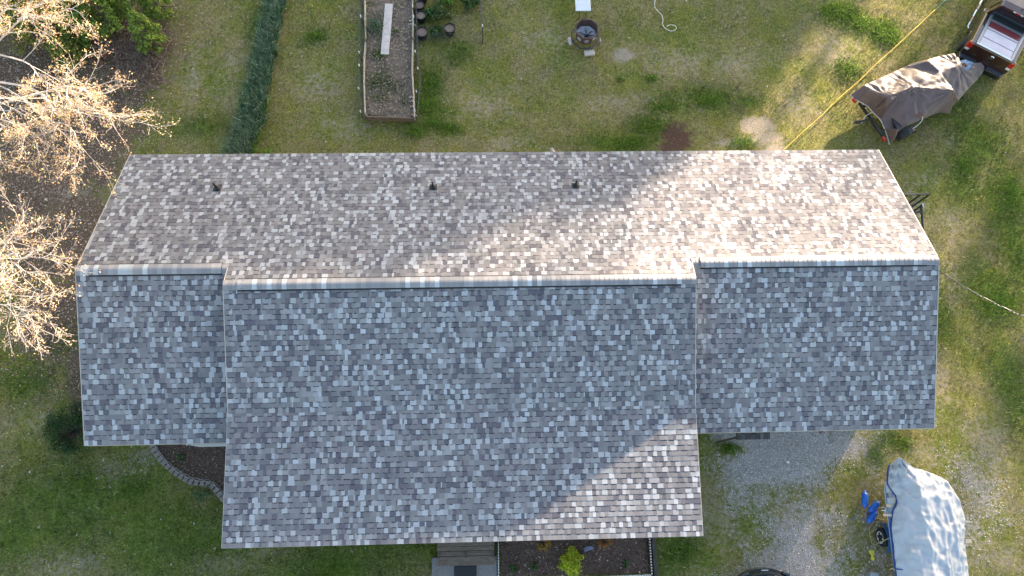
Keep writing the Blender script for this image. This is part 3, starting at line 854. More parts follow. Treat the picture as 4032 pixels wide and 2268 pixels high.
for k, (px, py, lab) in enumerate(((818, 1935, 'light green clover patch outside the paver stones'), (790, 1950, 'smaller green clover patch below the paver stones'))):
    shrub('clover', P(px, py, .0), .26, 9, 260, (.03, .06), [(.1, .17, .07), (.08, .14, .05), (.14, .2, .1)], lab, cat='weed', squash=.25)
shrub('shrub', P(300, 1690, 0), .95, 60, 6000, (.035, .07), [(.018, .055, .012), (.03, .08, .018), (.014, .04, .01), (.045, .1, .025)], 'dense dark green shrub tucked under the left wing corner', clump=.26, squash=.75)

# ------------------------------------------------------------------ back-yard raised bed
gbx = [(1434, 458, .32), (1436, 0, .32)]
gb = empty('raised_garden_bed', P(1530, 230), 0, 'long raised garden bed framed by bleached timbers, half weedy soil', 'garden bed')
def board(pts, w, h, name, mt, parent, **k):
    t = MB()
    for a, b in zip(pts[:-1], pts[1:]): t.bar(a, b, w, h)
    return t.build(name, M[mt], parent, bevel=.008)
lefts = [P(x, y, .3) for x, y in ((1437, 445), (1433, 330), (1433, 230), (1440, 150), (1437, 90), (1436, -60))]
rights = [P(x, y, .3) for x, y in ((1631, 462), (1628, 370), (1622, 280), (1625, 165), (1626, 90), (1622, -60))]
for nm, L_ in (('l', lefts), ('r', rights)):
    for a, b in zip(L_[:-1], L_[1:]):
        t = MB(); t.bar(a + Vector((0, 0, -.12)), b + Vector((0, 0, -.12)), .045, .26); t.build('timber', M['wood_bed'], gb, bevel=.008)
ea, eb = P(1445, 460, .26), P(1628, 466, .26)
t = MB(); t.bar(ea + Vector((0, 0, -.1)), eb + Vector((0, 0, -.1)), .05, .28); t.build('end_board', M['wood_grey'], gb, bevel=.008)
for p in (P(1443, 455, .3), P(1620, 452, .3), P(1440, 155, .34), P(1627, 150, .34)):
    t = MB(); t.box(p + Vector((0, 0, -.14)), (.09, .09, .36)); t.build('corner_post', M['wood_grey'], gb, bevel=.006)
gpoly = [(p.x, p.y) for p in lefts] + [(p.x, p.y) for p in rights[::-1]]
so_ = bed_mesh('soil', gb, gpoly, .14, 'soil', bump=.06, seed=8); so_['kind'] = 'stuff'
X, Y = rand_in(gpoly, 2200)
o = scatter_chips('straw', gb, np.stack([X, Y, 0 * X + .18], 1), (.03, .12), [(.28, .23, .16), (.2, .16, .11), (.33, .28, .2)], mt='litter'); o['kind'] = 'stuff'
# weeds growing inside
def grass_patch(cx, cy, rx, ry, n, h, cols, z0=0.0, lean=.6, wid=.008):
    x = cx + RS.normal(size=n) * rx * .5; y = cy + RS.normal(size=n) * ry * .5
    return blades(x, y, z0 + 0 * x, h, cols, lean, wid)
def blades(x, y, z, h, cols, lean=.6, wid=.008, bias=(0, 0)):
    n = len(x); a = RS.rand(n) * 6.283; H_ = h[0] + RS.rand(n) * (h[1] - h[0])
    lx = np.cos(a) * lean * H_ * RS.rand(n) + bias[0] * H_; ly = np.sin(a) * lean * H_ * RS.rand(n) + bias[1] * H_
    pa = RS.rand(n) * 6.283; w = wid * (.6 + .8 * RS.rand(n))
    ex = np.cos(pa) * w; ey = np.sin(pa) * w
    b0 = np.stack([x - ex, y - ey, z], 1); b1 = np.stack([x + ex, y + ey, z], 1)
    m0 = np.stack([x - ex * .8 + lx * .45, y - ey * .8 + ly * .45, z + H_ * .7], 1); m1 = np.stack([x + ex * .8 + lx * .45, y + ey * .8 + ly * .45, z + H_ * .7], 1)
    tp = np.stack([x + lx * 1.1, y + ly * 1.1, z + H_ * .85], 1)
    V = np.stack([b0, b1, m1, m0, tp, tp], 1).reshape(-1, 3)
    k = np.arange(n)[:, None] * 6
    F = np.concatenate([k + np.array([[0, 1, 2, 3]]), k + np.array([[3, 2, 4, 5]])], 0)
    cols = np.asarray(cols); C = cols[RS.randint(0, len(cols), n)] * (.7 + .6 * RS.rand(n, 1))
    C = np.concatenate([C, C], 0)
    return V, F, C
GRN = [(.05, .095, .016), (.07, .13, .022), (.035, .07, .012), (.1, .16, .035)]
parts = []
for px, py, rx, ry, n in ((1490, 215, .35, .3, 500), (1500, 300, .5, .5, 500), (1540, 340, .6, .5, 450), (1470, 330, .3, .4, 300), (1560, 120, .2, .2, 90), (1500, 385, .6, .3, 350), (1600, 400, .3, .3, 150), (1480, 120, .3, .5, 120), (1450, 20, .2, .3, 80), (1560, 20, .3, .2, 80)):
    c = P(px, py, .15); parts.append(grass_patch(c.x, c.y, rx, ry, n, (.05, .14), [(.09, .17, .02), (.13, .23, .035), (.065, .12, .014), (.3, .25, .14)], .14))
V, F, C = merge(parts)
o = obj_np('weeds', V, F, M['blade'], C, gb); o['kind'] = 'stuff'
pk = MB(); a = P(1515, 214, .24); b = P(1532, 15, .24)
R3 = Matrix.Rotation(math.atan2(b.y - a.y, b.x - a.x), 3, 'Z')
pk.box((a + b) / 2, ((b - a).length, .33, .03), R3)
tag(pk.build('plank', M['osb'], bevel=.004), 'pale speckled board lying on the soil of the raised bed', 'board')
# onion-like seedlings tangled beside the plank
c = P(1475, 110, .16); V, F, C = grass_patch(c.x, c.y, .35, .5, 150, (.25, .5), [(.05, .12, .06), (.09, .18, .1), (.04, .09, .04)], .14, lean=1.2, wid=.009)
tag(obj_np('onion_plants', V, F, M['blade'], C), 'tangle of thin green onion leaves left of the pale board', 'plants')
# wire mesh fences along the bed
def mesh_fence(name, base, h, label, lean=(0, 0), cell=.1, sag=.0):
    f_ = empty(name, base[0], 0, label, 'wire fence')
    t = MB()
    for row in range(int(h / cell) + 1):
        z = row * cell
        t.tube([Vector(p) + Vector((lean[0] * z, lean[1] * z, z + .02)) for p in base], .0035, 4, caps=False)
    dist = 0
    for a, b in zip(base[:-1], base[1:]):
        a = Vector(a); b = Vector(b); n = max(2, int((b - a).length / cell))
        for k in range(n):
            p = a.lerp(b, k / n); t.tube([p, p + Vector((lean[0] * h, lean[1] * h, h + .02))], .003, 4, caps=False)
    t.build('wire_mesh', M['wire'], f_)
    return f_
def stake(p, h, f_, white=True):
    t = MB(); t.tube([p, p + Vector((0, 0, h))], .014, 6); s_ = t.build('stake', M['black_metal'], f_)
    if white:
        t = MB(); t.tube([p + Vector((0, 0, h - .12)), p + Vector((0, 0, h + .01))], .022, 8); t.build('cap', M['white_plastic'], s_)
fl = mesh_fence('wire_fence', [P(x, y, 0) for x, y in ((1432, 470), (1424, 330), (1424, 200), (1428, 60), (1426, -60))], .55, 'thin wire mesh fence with white-capped stakes left of the raised bed', lean=(-.1, 0))
for px, py in ((1430, 470), (1422, 380), (1424, 290), (1424, 240), (1430, 100), (1424, 30)): stake(P(px, py, 0), .62, fl)
fr = mesh_fence('wire_fence', [P(x, y, 0) for x, y in ((1640, 470), (1652, 330), (1640, 230), (1636, 110), (1632, -60))], .55, 'sagging wire mesh fence right of the raised bed, beside the pots', lean=(.22, .0))
for px, py in ((1640, 465), (1645, 390), (1650, 300), (1640, 235), (1634, 100), (1630, 60)): stake(P(px, py, 0), .6, fr)
fs_ = mesh_fence('wire_fence', [P(x, y, 0) for x, y in ((1640, 165), (1760, 160), (1898, 168))], .5, 'wire strands strung across the front of the black pots', cell=.11)
ft = mesh_fence('wire_fence', [P(x, y, 0) for x, y in ((1900, 168), (1893, 60), (1888, -60))], .75, 'wire mesh fence running up from the lone black stake right of the pots', lean=(.05, 0))
stake(P(1901, 170, 0), 1.15, ft)
ties = MB()
for px, py in ((1617, 385), (1619, 400), (1622, 420), (1632, 455), (1619, 82), (1622, 95), (1628, 100)):
    c = P(px, py, .33); ties.tube([c + Vector((-.08, .02, .02)), c, c + Vector((.03, .06, .04)), c + Vector((.09, -.03, .01))], .008, 5)
ties.build('tie', M['white_cord'], fr)
# pots
pot_names = [(1655, 40, .2, 'black pot of brown soil beside the raised bed, topmost, half hidden by leaves'), (1660, 80, .21, 'black pot of brown soil below the topmost one, touching leafy plants'), (1664, 145, .24, 'largest black pot of brown soil, nearest the corner of the wire strands'),
             (1666, 5, .2, 'black soil pot at the top edge of the photo beside the raised bed'), (1772, 130, .23, 'lone black pot with straw-coloured soil at the right end of the wire strands')]
for px, py, r, lab in pot_names:
    c = P(px, py, 0)
    e_ = empty('plant_pot', c, 0, lab, 'pot', 'pots beside the raised bed')
    t = MB(); t.lathe([(r * .78, 0), (r, .3), (r * 1.04, .3), (r * 1.04, .34), (r * .97, .34), (r * .95, .28)], 20, Matrix.Translation(c), close=False); t.build('pot', M['black_rubber'], e_, smooth=False)
    t = MB(); t.lathe([(.001, .3), (r * .5, .305), (r * .96, .285)], 20, Matrix.Translation(c), close=False); t.build('potting_soil', M['soil'], e_, smooth=True)
for (px, py, r, n, cols, lab) in ((1690, 60, .3, 380, [(.05, .13, .03), (.09, .2, .05), (.04, .09, .02)], 'leafy green plant with long leaves between the black pots'),
                                  (1780, 5, .6, 1200, [(.16, .3, .04), (.22, .38, .05), (.1, .2, .03)], 'bright green bush at the top edge above the wire strands'),
                                  (1745, 60, .5, 700, [(.05, .09, .02), (.07, .11, .03), (.1, .13, .04)], 'olive green plant in the middle of the wire enclosure'),
                                  (1720, 135, .3, 300, [(.03, .075, .02), (.05, .1, .03)], 'low dark green plant between the largest pot and the lone pot'),
                                  (1850, 10, .5, 500, [(.04, .09, .02), (.07, .12, .03)], 'dark green plant at the top edge next to the right wire mesh')):
    shrub('garden_plant', P(px, py, 0), r, 16, n, (.05, .16), cols, lab, cat='plant', squash=.6)

# border of strap-leaved plants
path = [(1098, -40), (1078, 80), (1058, 180), (1035, 290), (1010, 400), (985, 500), (955, 580), (925, 650)]
pw = [.36, .36, .38, .4, .42, .46, .47, .44]
parts = []
for i in range(len(path) - 1):
    a = P(*path[i], 0); b = P(*path[i + 1], 0); n = int((b - a).length * 1750)
    t = RS.rand(n); w = (pw[i] * (1 - t) + pw[i + 1] * t)
    off = (RS.rand(n) * 2 - 1); off = np.sign(off) * np.abs(off) ** .85
    x = a.x + (b.x - a.x) * t + off * w * (.72 + .6 * vnoise(a.y + (b.y - a.y) * t, np.sign(off) * 3.3, 2.6, 2)); y = a.y + (b.y - a.y) * t
    end = (path[i + 1][1] > 520)
    cols = [(.055, .12, .052), (.09, .17, .078), (.035, .08, .037), (.17, .25, .14), (.05, .1, .045), (.07, .13, .06), (.3, .36, .24)]
    if end: cols = cols + [(.10, .15, .09), (.13, .19, .08), (.16, .2, .15)]
    hk = (.55 + .9 * vnoise(x, y, 3.5, 8)) ; kp = RS.rand(len(x)) < np.clip(hk, .35, 1); x, y = x[kp], y[kp]
    parts.append(blades(x, y, 0 * x, (.22, .56), cols, lean=.95, wid=.011, bias=(-.12, .1)))
V, F, C = merge(parts)
gbd = obj_np('grass_border', V, F, M['blade'], C); tag(gbd, 'dense dark green row of strap-leaved plants running down to the roof', 'plant row', kind='stuff')
parts = []
for px, py, r, n in ((1025, 425, .3, 420), (1010, 470, .25, 260), (1005, 540, .25, 300), (1050, 600, .2, 60), (985, 590, .3, 280)):
    c = P(px, py, 0); parts.append(grass_patch(c.x, c.y, r, r, n, (.12, .3), [(.16, .3, .03), (.22, .34, .05), (.12, .24, .03)], 0, lean=1.0, wid=.01))
V, F, C = merge(parts)
tag(obj_np('grass_tuft', V, F, M['blade'], C), 'bright yellow-green grass tufts along the right side of the dark plant row', 'grass', kind='stuff')

# ------------------------------------------------------------------ fire pit, table, cord
fp = empty('fire_pit', P(2302, 158, 0), 0, 'rusty octagonal steel fire pit with ash inside, standing below the white table', 'fire pit')
c = P(2302, 158, 0)
oct_ = lambda r, z, ph=0: [(c.x + r * math.cos(math.pi / 4 * k + math.pi / 8 + ph), c.y + r * math.sin(math.pi / 4 * k + math.pi / 8 + ph), z) for k in range(8)]
Z0, Z1 = .24, .72; RT, RB = .49, .43
for k in range(8):
    lo = oct_(RB, Z0); hi = oct_(RT, Z1)
    a, b, d_, e_ = [Vector(q) for q in (lo[k], lo[(k + 1) % 8], hi[(k + 1) % 8], hi[k])]
    nrm = (b - a).cross(e_ - a).normalized()
    t = MB(); t.slab([a, b, d_, e_], nrm * -.012); po = t.build('panel', M['rust'], fp)
    mid = (a + b + d_ + e_) / 4 + nrm * .006
    u_ = (b - a).normalized(); v_ = nrm.cross(u_)
    t = MB()
    ring = [mid + (u_ * math.cos(q) + v_ * math.sin(q)) * .09 for q in np.linspace(0, 6.283, 15)]
    t.tube(ring, .008, 5, caps=False)
    star = []
    for q in range(10):
        r = .08 if q % 2 == 0 else .033
        star.append(mid + (u_ * math.sin(q * math.pi / 5) + v_ * math.cos(q * math.pi / 5)) * r)
    t.slab(star, nrm * -.004); t.build('star_cutout', M['ash'], po)
def ring_mesh(r, w, z, h, mt, name):
    A = oct_(r, z); B = oct_(r - w, z); t = MB()
    for k in range(8):
        j = (k + 1) % 8; t.slab([A[k], A[j], B[j], B[k]], (0, 0, -h))
    t.build(name, M[mt], fp)
ring_mesh(.515, .05, .735, .02, 'rust', 'rim')
ring_mesh(.64, .065, .22, .025, 'steel_grey', 'shelf_ring')
t = MB(); t.add(oct_(RB + .0, .38) + [(c.x, c.y, .34)], [(k, (k + 1) % 8, 8) for k in range(8)]); t.build('ash_pan', M['ash'], fp)
for k, (ang, L) in enumerate(((95, .32), (45, .32), (5, .28), (150, .38), (-60, .15), (200, .12), (-100, .1))):
    d_ = Vector((math.cos(rad(ang)), math.sin(rad(ang)), 0)); b0 = c + Vector((.02, -.1, .40))
    t = MB(); t.tube([b0, b0 + d_ * L * .5 + Vector((0, 0, .03)), b0 + d_ * L], [.022, .018, .012], 6); t.build('burnt_stick', M['char'], fp)
t = MB()
for k in range(36):
    q = c + Vector((random.uniform(-.18, .18), random.uniform(-.28, -.04), .39)); t.box(q, (random.uniform(.01, .04), random.uniform(.01, .03), .02), Matrix.Rotation(random.random() * 3, 3, 'Z'))
t.build('charcoal', M['char'], fp)
for k in range(4):
    q = math.pi / 2 * k + .3; t = MB(); t.box((c.x + .52 * math.cos(q), c.y + .52 * math.sin(q), .1), (.06, .06, .2)); t.build('leg', M['steel_grey'], fp)
for px, py, w, h, rz, lab in ((2320, 212, .42, .22, .12, 'pale concrete block under the front of the fire pit'), (2244, 166, .12, .34, .2, 'pale concrete block under the left side of the fire pit'), (2360, 162, .1, .14, .2, 'pale stub of concrete block at the right side of the fire pit')):
    p_ = P(px, py, 0); t = MB(); t.box((p_.x, p_.y, .05), (w, h, .11), Matrix.Rotation(rz, 3, 'Z')); tag(t.build('concrete_block', mat('pale_block', (.5, .46, .42), .9, var=.2, scale=12), bevel=.012), lab, 'block')

tbl = empty('folding_table', P(2297, 20, 0), 0, 'white plastic folding table at the top edge, above the fire pit', 'table')
ta, tb_ = P(2267, 42, .74), P(2327, 41, .74); tw = (tb_ - ta).length
t = MB(); t.box(((ta.x + tb_.x) / 2, ta.y + .92, .72), (tw, 1.84, .045)); t.build('tabletop', M['table_top'], tbl, bevel=.018)
t = MB()
for sx in (-1, 1):
    for yy in (ta.y + .03, ta.y + 1.6):
        xm = (ta.x + tb_.x) / 2
        t.tube([(xm + sx * .17, yy + .06, .70), (xm + sx * .13, yy, .52), (xm + sx * .12, yy - .02, .38), (xm + sx * .16, yy - .01, .2), (xm + sx * .25, yy, .02)], .013, 7)
lg = t.build('leg_frame', M['black_metal'], tbl, smooth=True)
for yy in (ta.y + .02, ta.y + 1.6):
    t = MB(); t.tube([(xm - .14, yy - .01, .28), (xm + .14, yy - .01, .28)], .01, 6); t.build('crossbar', M['black_metal'], tbl)
pts = [P(x, y, .03) for x, y in ((2581, -20), (2578, 25), (2592, 45), (2606, 60), (2610, 80), (2609, 95), (2616, 108), (2630, 118), (2645, 122), (2658, 118), (2663, 108), (2656, 100), (2644, 98), (2632, 100), (2626, 104))]
def smooth_path(pts, n=6):
    out = []
    for i in range(len(pts) - 1):
        p0 = pts[max(i - 1, 0)]; p1 = pts[i]; p2 = pts[i + 1]; p3 = pts[min(i + 2, len(pts) - 1)]
        for k in range(n):
            t = k / n
            out.append(.5 * ((2 * p1) + (p2 - p0) * t + (2 * p0 - 5 * p1 + 4 * p2 - p3) * t * t + (3 * p1 - p0 - 3 * p2 + p3) * t ** 3))
    out.append(pts[-1]); return out
t = MB(); t.tube(smooth_path(pts), .012, 6); tag(t.build('white_hose', M['white_cord'], smooth=True), 'white hose ending in a loop on the back lawn', 'hose')
a, b, c2 = P(3070, 605, .05), P(3683, 38, .05), P(3760, -35, .05)
cd = empty('extension_cord', a, 0, 'straight yellow cord crossing the back lawn, green at its far end', 'cord')
n = 60; pts = [a.lerp(b, k / n) + Vector((.012 * math.sin(k * .5), .012 * math.sin(k * .37), .012 * math.sin(k * .9))) for k in range(n + 1)]
t = MB(); t.tube(pts, .0135, 6); t.build('yellow_length', M['yellow_cord'], cd, smooth=True)
t = MB(); t.tube([b, b.lerp(c2, .5) + Vector((0, 0, .01)), c2], .012, 6); t.build('green_length', M['green_cord'], cd, smooth=True)
lg_ = MB(); p_ = P(2180, 596, .25); lg_.tube([p_ + Vector((-.1, .12, 0)), p_ + Vector((.16, -.35, 0))], .075, 10); tag(lg_.build('log', mat('pale_log', (.45, .38, .32), .85, var=.25, scale=10)), 'short pale log end poking out behind the back eave', 'log')
# overhead service cable to the right gable
sc0 = Vector((XR + .02, P(3690, 1036, 4.9).y, 4.9)); sc1 = P(4140, 1290, 5.9)
cab = empty('service_cable', sc0, 0, 'twisted overhead service cable leaving the right end of the roof', 'cable')
for s_ in range(3):
    pts = []
    for k in range(81):
        u = k / 80; p_ = sc0.lerp(sc1, u) + Vector((0, 0, -.25 * 4 * u * (1 - u))); ph = u * 44 + s_ * 2.094
        pts.append(p_ + Vector((math.cos(ph) * .012, math.cos(ph) * .012, math.sin(ph) * .014)))
    t = MB(); t.tube(pts, .008, 5); t.build('strand', M['wire' if s_ == 0 else 'black_rubber'], cab)
# black metal landing rail at the right gable
rl = empty('metal_railing', (XR + .3, 2.6, 0), 0, 'black metal landing railing beside the right gable of the house', 'railing')
zr = 1.62; q0 = Vector((XR - .55, P(3610, 760, zr).y, zr)); q1 = P(3662, 765, zr)
t = MB(); t.bar(q0, q1, .06, .05); t.build('top_rail', M['black_metal'], rl)
for px, py in ((3662, 765), (3631, 763), (3583, 759), (3555, 757)):
    p_ = P(px, py, zr); t = MB(); t.box((p_.x - .01, p_.y, zr / 2), (.05, .05, zr)); t.build('post', M['black_metal'], rl)
t = MB(); t.bar((q0.x, q0.y, .72), (q1.x, q1.y, .72), .04, .04); t.build('bottom_rail', M['black_metal'], rl)
r0 = P(3626, 806, 1.25); r1 = P(3636, 925, .95)
t = MB(); t.bar(r0, r1, .05, .06); t.build('handrail', M['black_metal'], rl)
t = MB(); t.box((r0.x, r0.y - .05, r0.z / 2), (.05, .05, r0.z)); t.build('newel', M['black_metal'], rl)
t = MB(); t.bar(r0 + Vector((-.02, -.25, -.05)), r0 + Vector((-.5, -.35, -.1)), .07, .05); t.build('brace', M['black_metal'], rl)
t = MB(); t.box(r0 + Vector((.06, -.04, 0)), (.03, .14, .05)); t.build('bracket', M['chrome'], rl)
ld = MB()
for k in range(9): ld.box((XR + .12, 1.2 + .08 + k * .14, .7), (.95, .13, .04))
tag(ld.build('landing', M['wood_grey']), 'small wooden landing hidden beneath the right gable overhang', 'deck')
pc = MB(); p_ = P(3103, 1820, .03); pc.slab([p_ + Vector((-.05, -.04, 0)), p_ + Vector((.05, -.035, .01)), p_ + Vector((.045, .04, 0)), p_ + Vector((-.045, .035, .012))], (0, 0, -.004)); tag(pc.build('paper_scrap', M['white_plastic']), 'small white scrap of paper on the gravel', 'paper')
pts = [P(x, y, .03) for x, y in ((3100, 1692), (3140, 1697), (3175, 1694), (3215, 1697), (3240, 1700), (3225, 1704), (3260, 1690))]
t = MB(); t.tube(smooth_path(pts), .012, 5); tag(t.build('red_cord', mat('rust_red_cord', (.2, .06, .05), .7)), 'thin rust-red cord on the gravel along the right eave', 'cord')

# ------------------------------------------------------------------ tarps
def tarp_mesh(outline, inner, n=7, wr=.02, peaks=(), seed=1, smooth_it=3, fold=None, extra=None):
    """outline, inner: world points. Delaunay-triangulated, subdivided, wrinkled sheet"""
    pts = list(outline) + list(inner)
    v2 = [Vector((p.x, p.y)) for p in pts]; m = len(outline)
    edges = [(i, (i + 1) % m) for i in range(m)]
    vo, eo, fo, ov, oe, of = mgeo.delaunay_2d_cdt(v2, edges, [], 1, 1e-5)
    zs = []
    for k, v in enumerate(vo):
        src = ov[k]; zs.append(pts[src[0]].z if src else min(pts, key=lambda p: (p.x - v.x) ** 2 + (p.y - v.y) ** 2).z)
    V = []; F = []; key = {}
    def vid(x, y, z):
        k = (round(x, 4), round(y, 4))
        if k not in key: key[k] = len(V); V.append([x, y, z])
        return key[k]
    for f in fo:
        A, B, Cc = [Vector((vo[i].x, vo[i].y, zs[i])) for i in f[:3]]
        g = {}
        for i in range(n + 1):
            for j in range(n + 1 - i):
                p = A + (B - A) * (i / n) + (Cc - A) * (j / n); g[i, j] = vid(*p)
        for i in range(n):
            for j in range(n - i):
                F.append((g[i, j], g[i + 1, j], g[i, j + 1]))
                if i + j < n - 1: F.append((g[i + 1, j], g[i + 1, j + 1], g[i, j + 1]))
    V = np.array(V); F = np.array(F)
    E_ = np.concatenate([F[:, [0, 1]], F[:, [1, 2]], F[:, [2, 0]]])
    Es = np.sort(E_, 1); uq, cnt = np.unique(Es, axis=0, return_counts=True)
    bnd = np.zeros(len(V), bool); bnd[uq[cnt == 1].ravel()] = True
    for _ in range(smooth_it):
        s_ = np.zeros(len(V)); c_ = np.zeros(len(V))
        for a, b in ((0, 1), (1, 0)):
            np.add.at(s_, uq[:, a], V[uq[:, b], 2]); np.add.at(c_, uq[:, a], 1)
        z2 = s_ / np.maximum(c_, 1); V[~bnd, 2] = V[~bnd, 2] * .5 + z2[~bnd] * .5
    x, y = V[:, 0], V[:, 1]
    dz = (fbm(x, y, 2.2, seed) - .5) * wr * 1.5 + (vnoise(x, y, 7, seed + 5) - .5) * wr * .6
    rg = 1 - np.abs(2 * vnoise(x * 1.0 + .5 * y, y * .55 - .3 * x, 2.3, seed + 8) - 1); rg2 = 1 - np.abs(2 * vnoise(x * .8 - .6 * y, y + .2 * x, 4.1, seed + 9) - 1)
    dz += wr * (.9 * rg ** 3 + .5 * rg2 ** 3)
    for p in peaks:
        th = np.arctan2(y - p.y, x - p.x); r = np.hypot(x - p.x, y - p.y)
        dz += wr * 1.3 * np.sin(th * 17 + 4 * vnoise(th * 2 + 9, r, 1.2, seed)) * np.clip(r / .25, 0, 1) * np.exp(-r / .75)
    if fold is not None: dz += fold(x, y)
    V[:, 2] += dz * np.where(bnd, .4, 1)
    return V, F
z9 = lambda x, y, z: P(3330 + x / 3.814, 200 + y / 3.814, z)
M['tarp_brown'] = mat('brown_tarp', (.105, .066, .058), .48, var=.1, scale=3, spec=.6, bump=.12, bscale=14)
M['tarp_silver'] = mat('silver_tarp', (.40, .41, .43), .45, var=.07, scale=2.5, spec=.6, bump=.12, bscale=11)
out = [z9(*q) for q in ((70, 668, .62), (185, 745, .6), (330, 830, .6), (400, 910, .6), (520, 1030, .55), (590, 1180, .5), (630, 1290, .45), (660, 1405, .4), (735, 1330, .5), (790, 1205, .72), (900, 1135, .8), (1120, 1045, .85), (1400, 930, .8), (1570, 945, .5),
       (1612, 820, .8), (1690, 745, .85), (1840, 570, .85), (1960, 450, .85), (2060, 320, .9), (2082, 235, 1.0), (2030, 180, 1.08), (1930, 180, 1.1), (1850, 320, 1.1), (1770, 265, 1.2), (1690, 105, 1.15), (1610, 40, 1.15), (1400, 85, 1.1), (1235, 128, 1.15), (1000, 185, 1.0), (870, 248, .95), (640, 352, 1.0), (400, 462, 1.02), (268, 522, 1.02))]
inn = [z9(*q) for q in ((640, 690, 1.46), (690, 752, 1.42), (600, 792, 1.38), (1045, 545, 1.52), (1630, 605, 1.58), (1698, 212, 1.36), (1240, 160, 1.32), (350, 602, 1.12), (535, 745, 1.28), (612, 835, 1.25), (770, 1185, 1.0), (1320, 575, 1.5), (840, 615, 1.46), (1060, 600, 1.46), (860, 420, 1.2), (1420, 330, 1.38), (1400, 760, 1.25), (1100, 900, 1.1))]
bt = empty('covered_boat', z9(1000, 700, 0), 0, 'small boat on a trailer under a brown tarp, hitched behind the maroon truck', 'boat')
V, F = tarp_mesh(out, inn, 11, .034, (inn[0], inn[3], inn[4], inn[5]), 3, 0)
tp = obj_np('tarp', V, F, M['tarp_brown'], None, bt, True)
t = MB(); t.tube(smooth_path([p + Vector((0, 0, -.01)) for p in out[:8]], 4), .022, 6); t.build('hem', mat('pale_hem', (.5, .47, .42), .7), tp)
hp = [p.lerp(z9(1050, 620, .7), .16) for p in (out[0], out[4], out[7], out[11], out[13], out[16], out[18], out[20], out[24], out[27], out[30])]
t = MB(); t.slab([Vector((p.x, p.y, .78)) for p in hp][::-1], (0, 0, -.4)); t.build('hull', mat('dark_hull', (.02, .02, .022), .4), bt)
t = MB(); c = z9(165, 1075, .55)
t.lathe([(.0, -.12), (.06, -.06), (.07, .1), (.03, .2)], 10, Matrix.Translation(c) @ Matrix.Rotation(rad(70), 4, 'Y')); mo_ = t.build('outboard_motor', M['black_metal'], bt)
t = MB()
for k in range(3):
    q = 2.094 * k; t.slab([c + Vector((-.1, 0, 0)), c + Vector((-.1, .03 + .11 * math.cos(q), .11 * math.sin(q))), c + Vector((-.12, .02 + .13 * math.cos(q + .5), .13 * math.sin(q + .5)))], (.01, 0, 0))
t.build('propeller', M['steel_grey'], mo_)
t = MB(); t.tube([c + Vector((.05, .02, 0)), z9(420, 1020, .6)], .04, 8); t.build('drive_shaft', M['black_metal'], mo_)
t = MB(); t.tube(smooth_path([z9(*q) for q in ((390, 925, .62), (330, 960, .55), (290, 990, .5), (265, 1050, .5), (235, 1090, .5))]), .012, 5); t.build('rope', M['white_cord'], bt)
t = MB(); t.tube(smooth_path([z9(*q) for q in ((1140, 975, .98), (1155, 1010, .95), (1130, 1070, .85), (1050, 1140, .7), (950, 1200, .6), (880, 1230, .55))]), .014, 5); t.build('rope', M['white_cord'], bt)
tr = empty('boat_trailer', z9(900, 1000, 0), 0, 'black trailer under the brown-tarped boat, red lamps at its rear', 'trailer')
l0, l1 = z9(200, 780, .5), z9(560, 1290, .45)
t = MB(); t.bar(l0, l1, .08, .08); t.build('crossmember', M['black_metal'], tr)
nose = z9(2050, 300, .45)
for k, p_ in enumerate((l0.lerp(l1, .12), l0.lerp(l1, .88))):
    t = MB(); t.bar(p_, nose, .07, .1); t.build('frame_rail', M['black_metal'], tr)
for q in ((130, 748, .62), (572, 1325, .5)):
    p_ = z9(*q); R3 = Matrix.Rotation(math.atan2(l1.y - l0.y, l1.x - l0.x), 3, 'Z')
    t = MB(); t.box(p_, (.2, .09, .1), R3); t.build('tail_light', M['red'], tr, bevel=.01)
def wheel_obj(name, c, axis, r, w, parent, rimmat='chrome', spokes=5):
    Mx = Matrix.Translation(c) @ Vector(axis).to_track_quat('Z', 'Y').to_matrix().to_4x4()
    t = MB(); t.lathe([(r * .6, -w / 2), (r * .92, -w / 2), (r, -w * .32), (r, w * .32), (r * .92, w / 2), (r * .6, w / 2)], 24, Mx); wo2 = t.build(name, M['tyre'], parent, smooth=False)
    t = MB(); t.lathe([(.0, w * .30), (r * .2, w * .36), (r * .22, w * .3), (r * .5, w * .28), (r * .58, w * .50), (r * .64, w * .52), (r * .64, w * .3)], 20, Mx); 
    for k in range(spokes):
        a = 6.283 * k / spokes; p1 = Mx @ Vector((math.cos(a) * r * .1, math.sin(a) * r * .1, w * .4)); p2 = Mx @ Vector((math.cos(a) * r * .6, math.sin(a) * r * .6, w * .48)); t.bar(p1, p2, r * .14, .02, up=axis)
    t.build('rim', M[rimmat], wo2)
    return wo2
ax_ = (l1 - l0).normalized()
wheel_obj('wheel', z9(890, 1255, .3) + Vector((0, 0, 0)), ax_, .33, .2, tr)
t = MB(); c = z9(900, 1200, .62)
fw = Vector((-ax_.y, ax_.x, 0))
for k in range(7):
    a0 = math.pi * k / 7; a1 = math.pi * (k + 1) / 7
    cc0 = z9(890, 1255, .3)
    pA_ = cc0 + fw * math.cos(a0) * .42 + Vector((0, 0, math.sin(a0) * .38)); pB_ = cc0 + fw * math.cos(a1) * .42 + Vector((0, 0, math.sin(a1) * .38))
    t.slab([pA_ - ax_ * .13, pA_ + ax_ * .13, pB_ + ax_ * .13, pB_ - ax_ * .13], (0, 0, -.012))
t.build('fender', M['black_metal'], tr)
def brick(p, rz, lab):
    t = MB(); R3 = Matrix.Rotation(rz, 3, 'Z'); t.box(p, (.2, .095, .06), R3); b0 = t.build('brick', M['brick'], bevel=.005)
    for k in (-1, 0, 1):
        t = MB(); t.box(p + R3 @ Vector((k * .06, 0, .031)), (.034, .04, .004), R3); t.build('core_hole', M['char'], b0)
    tag(b0, lab, 'brick')
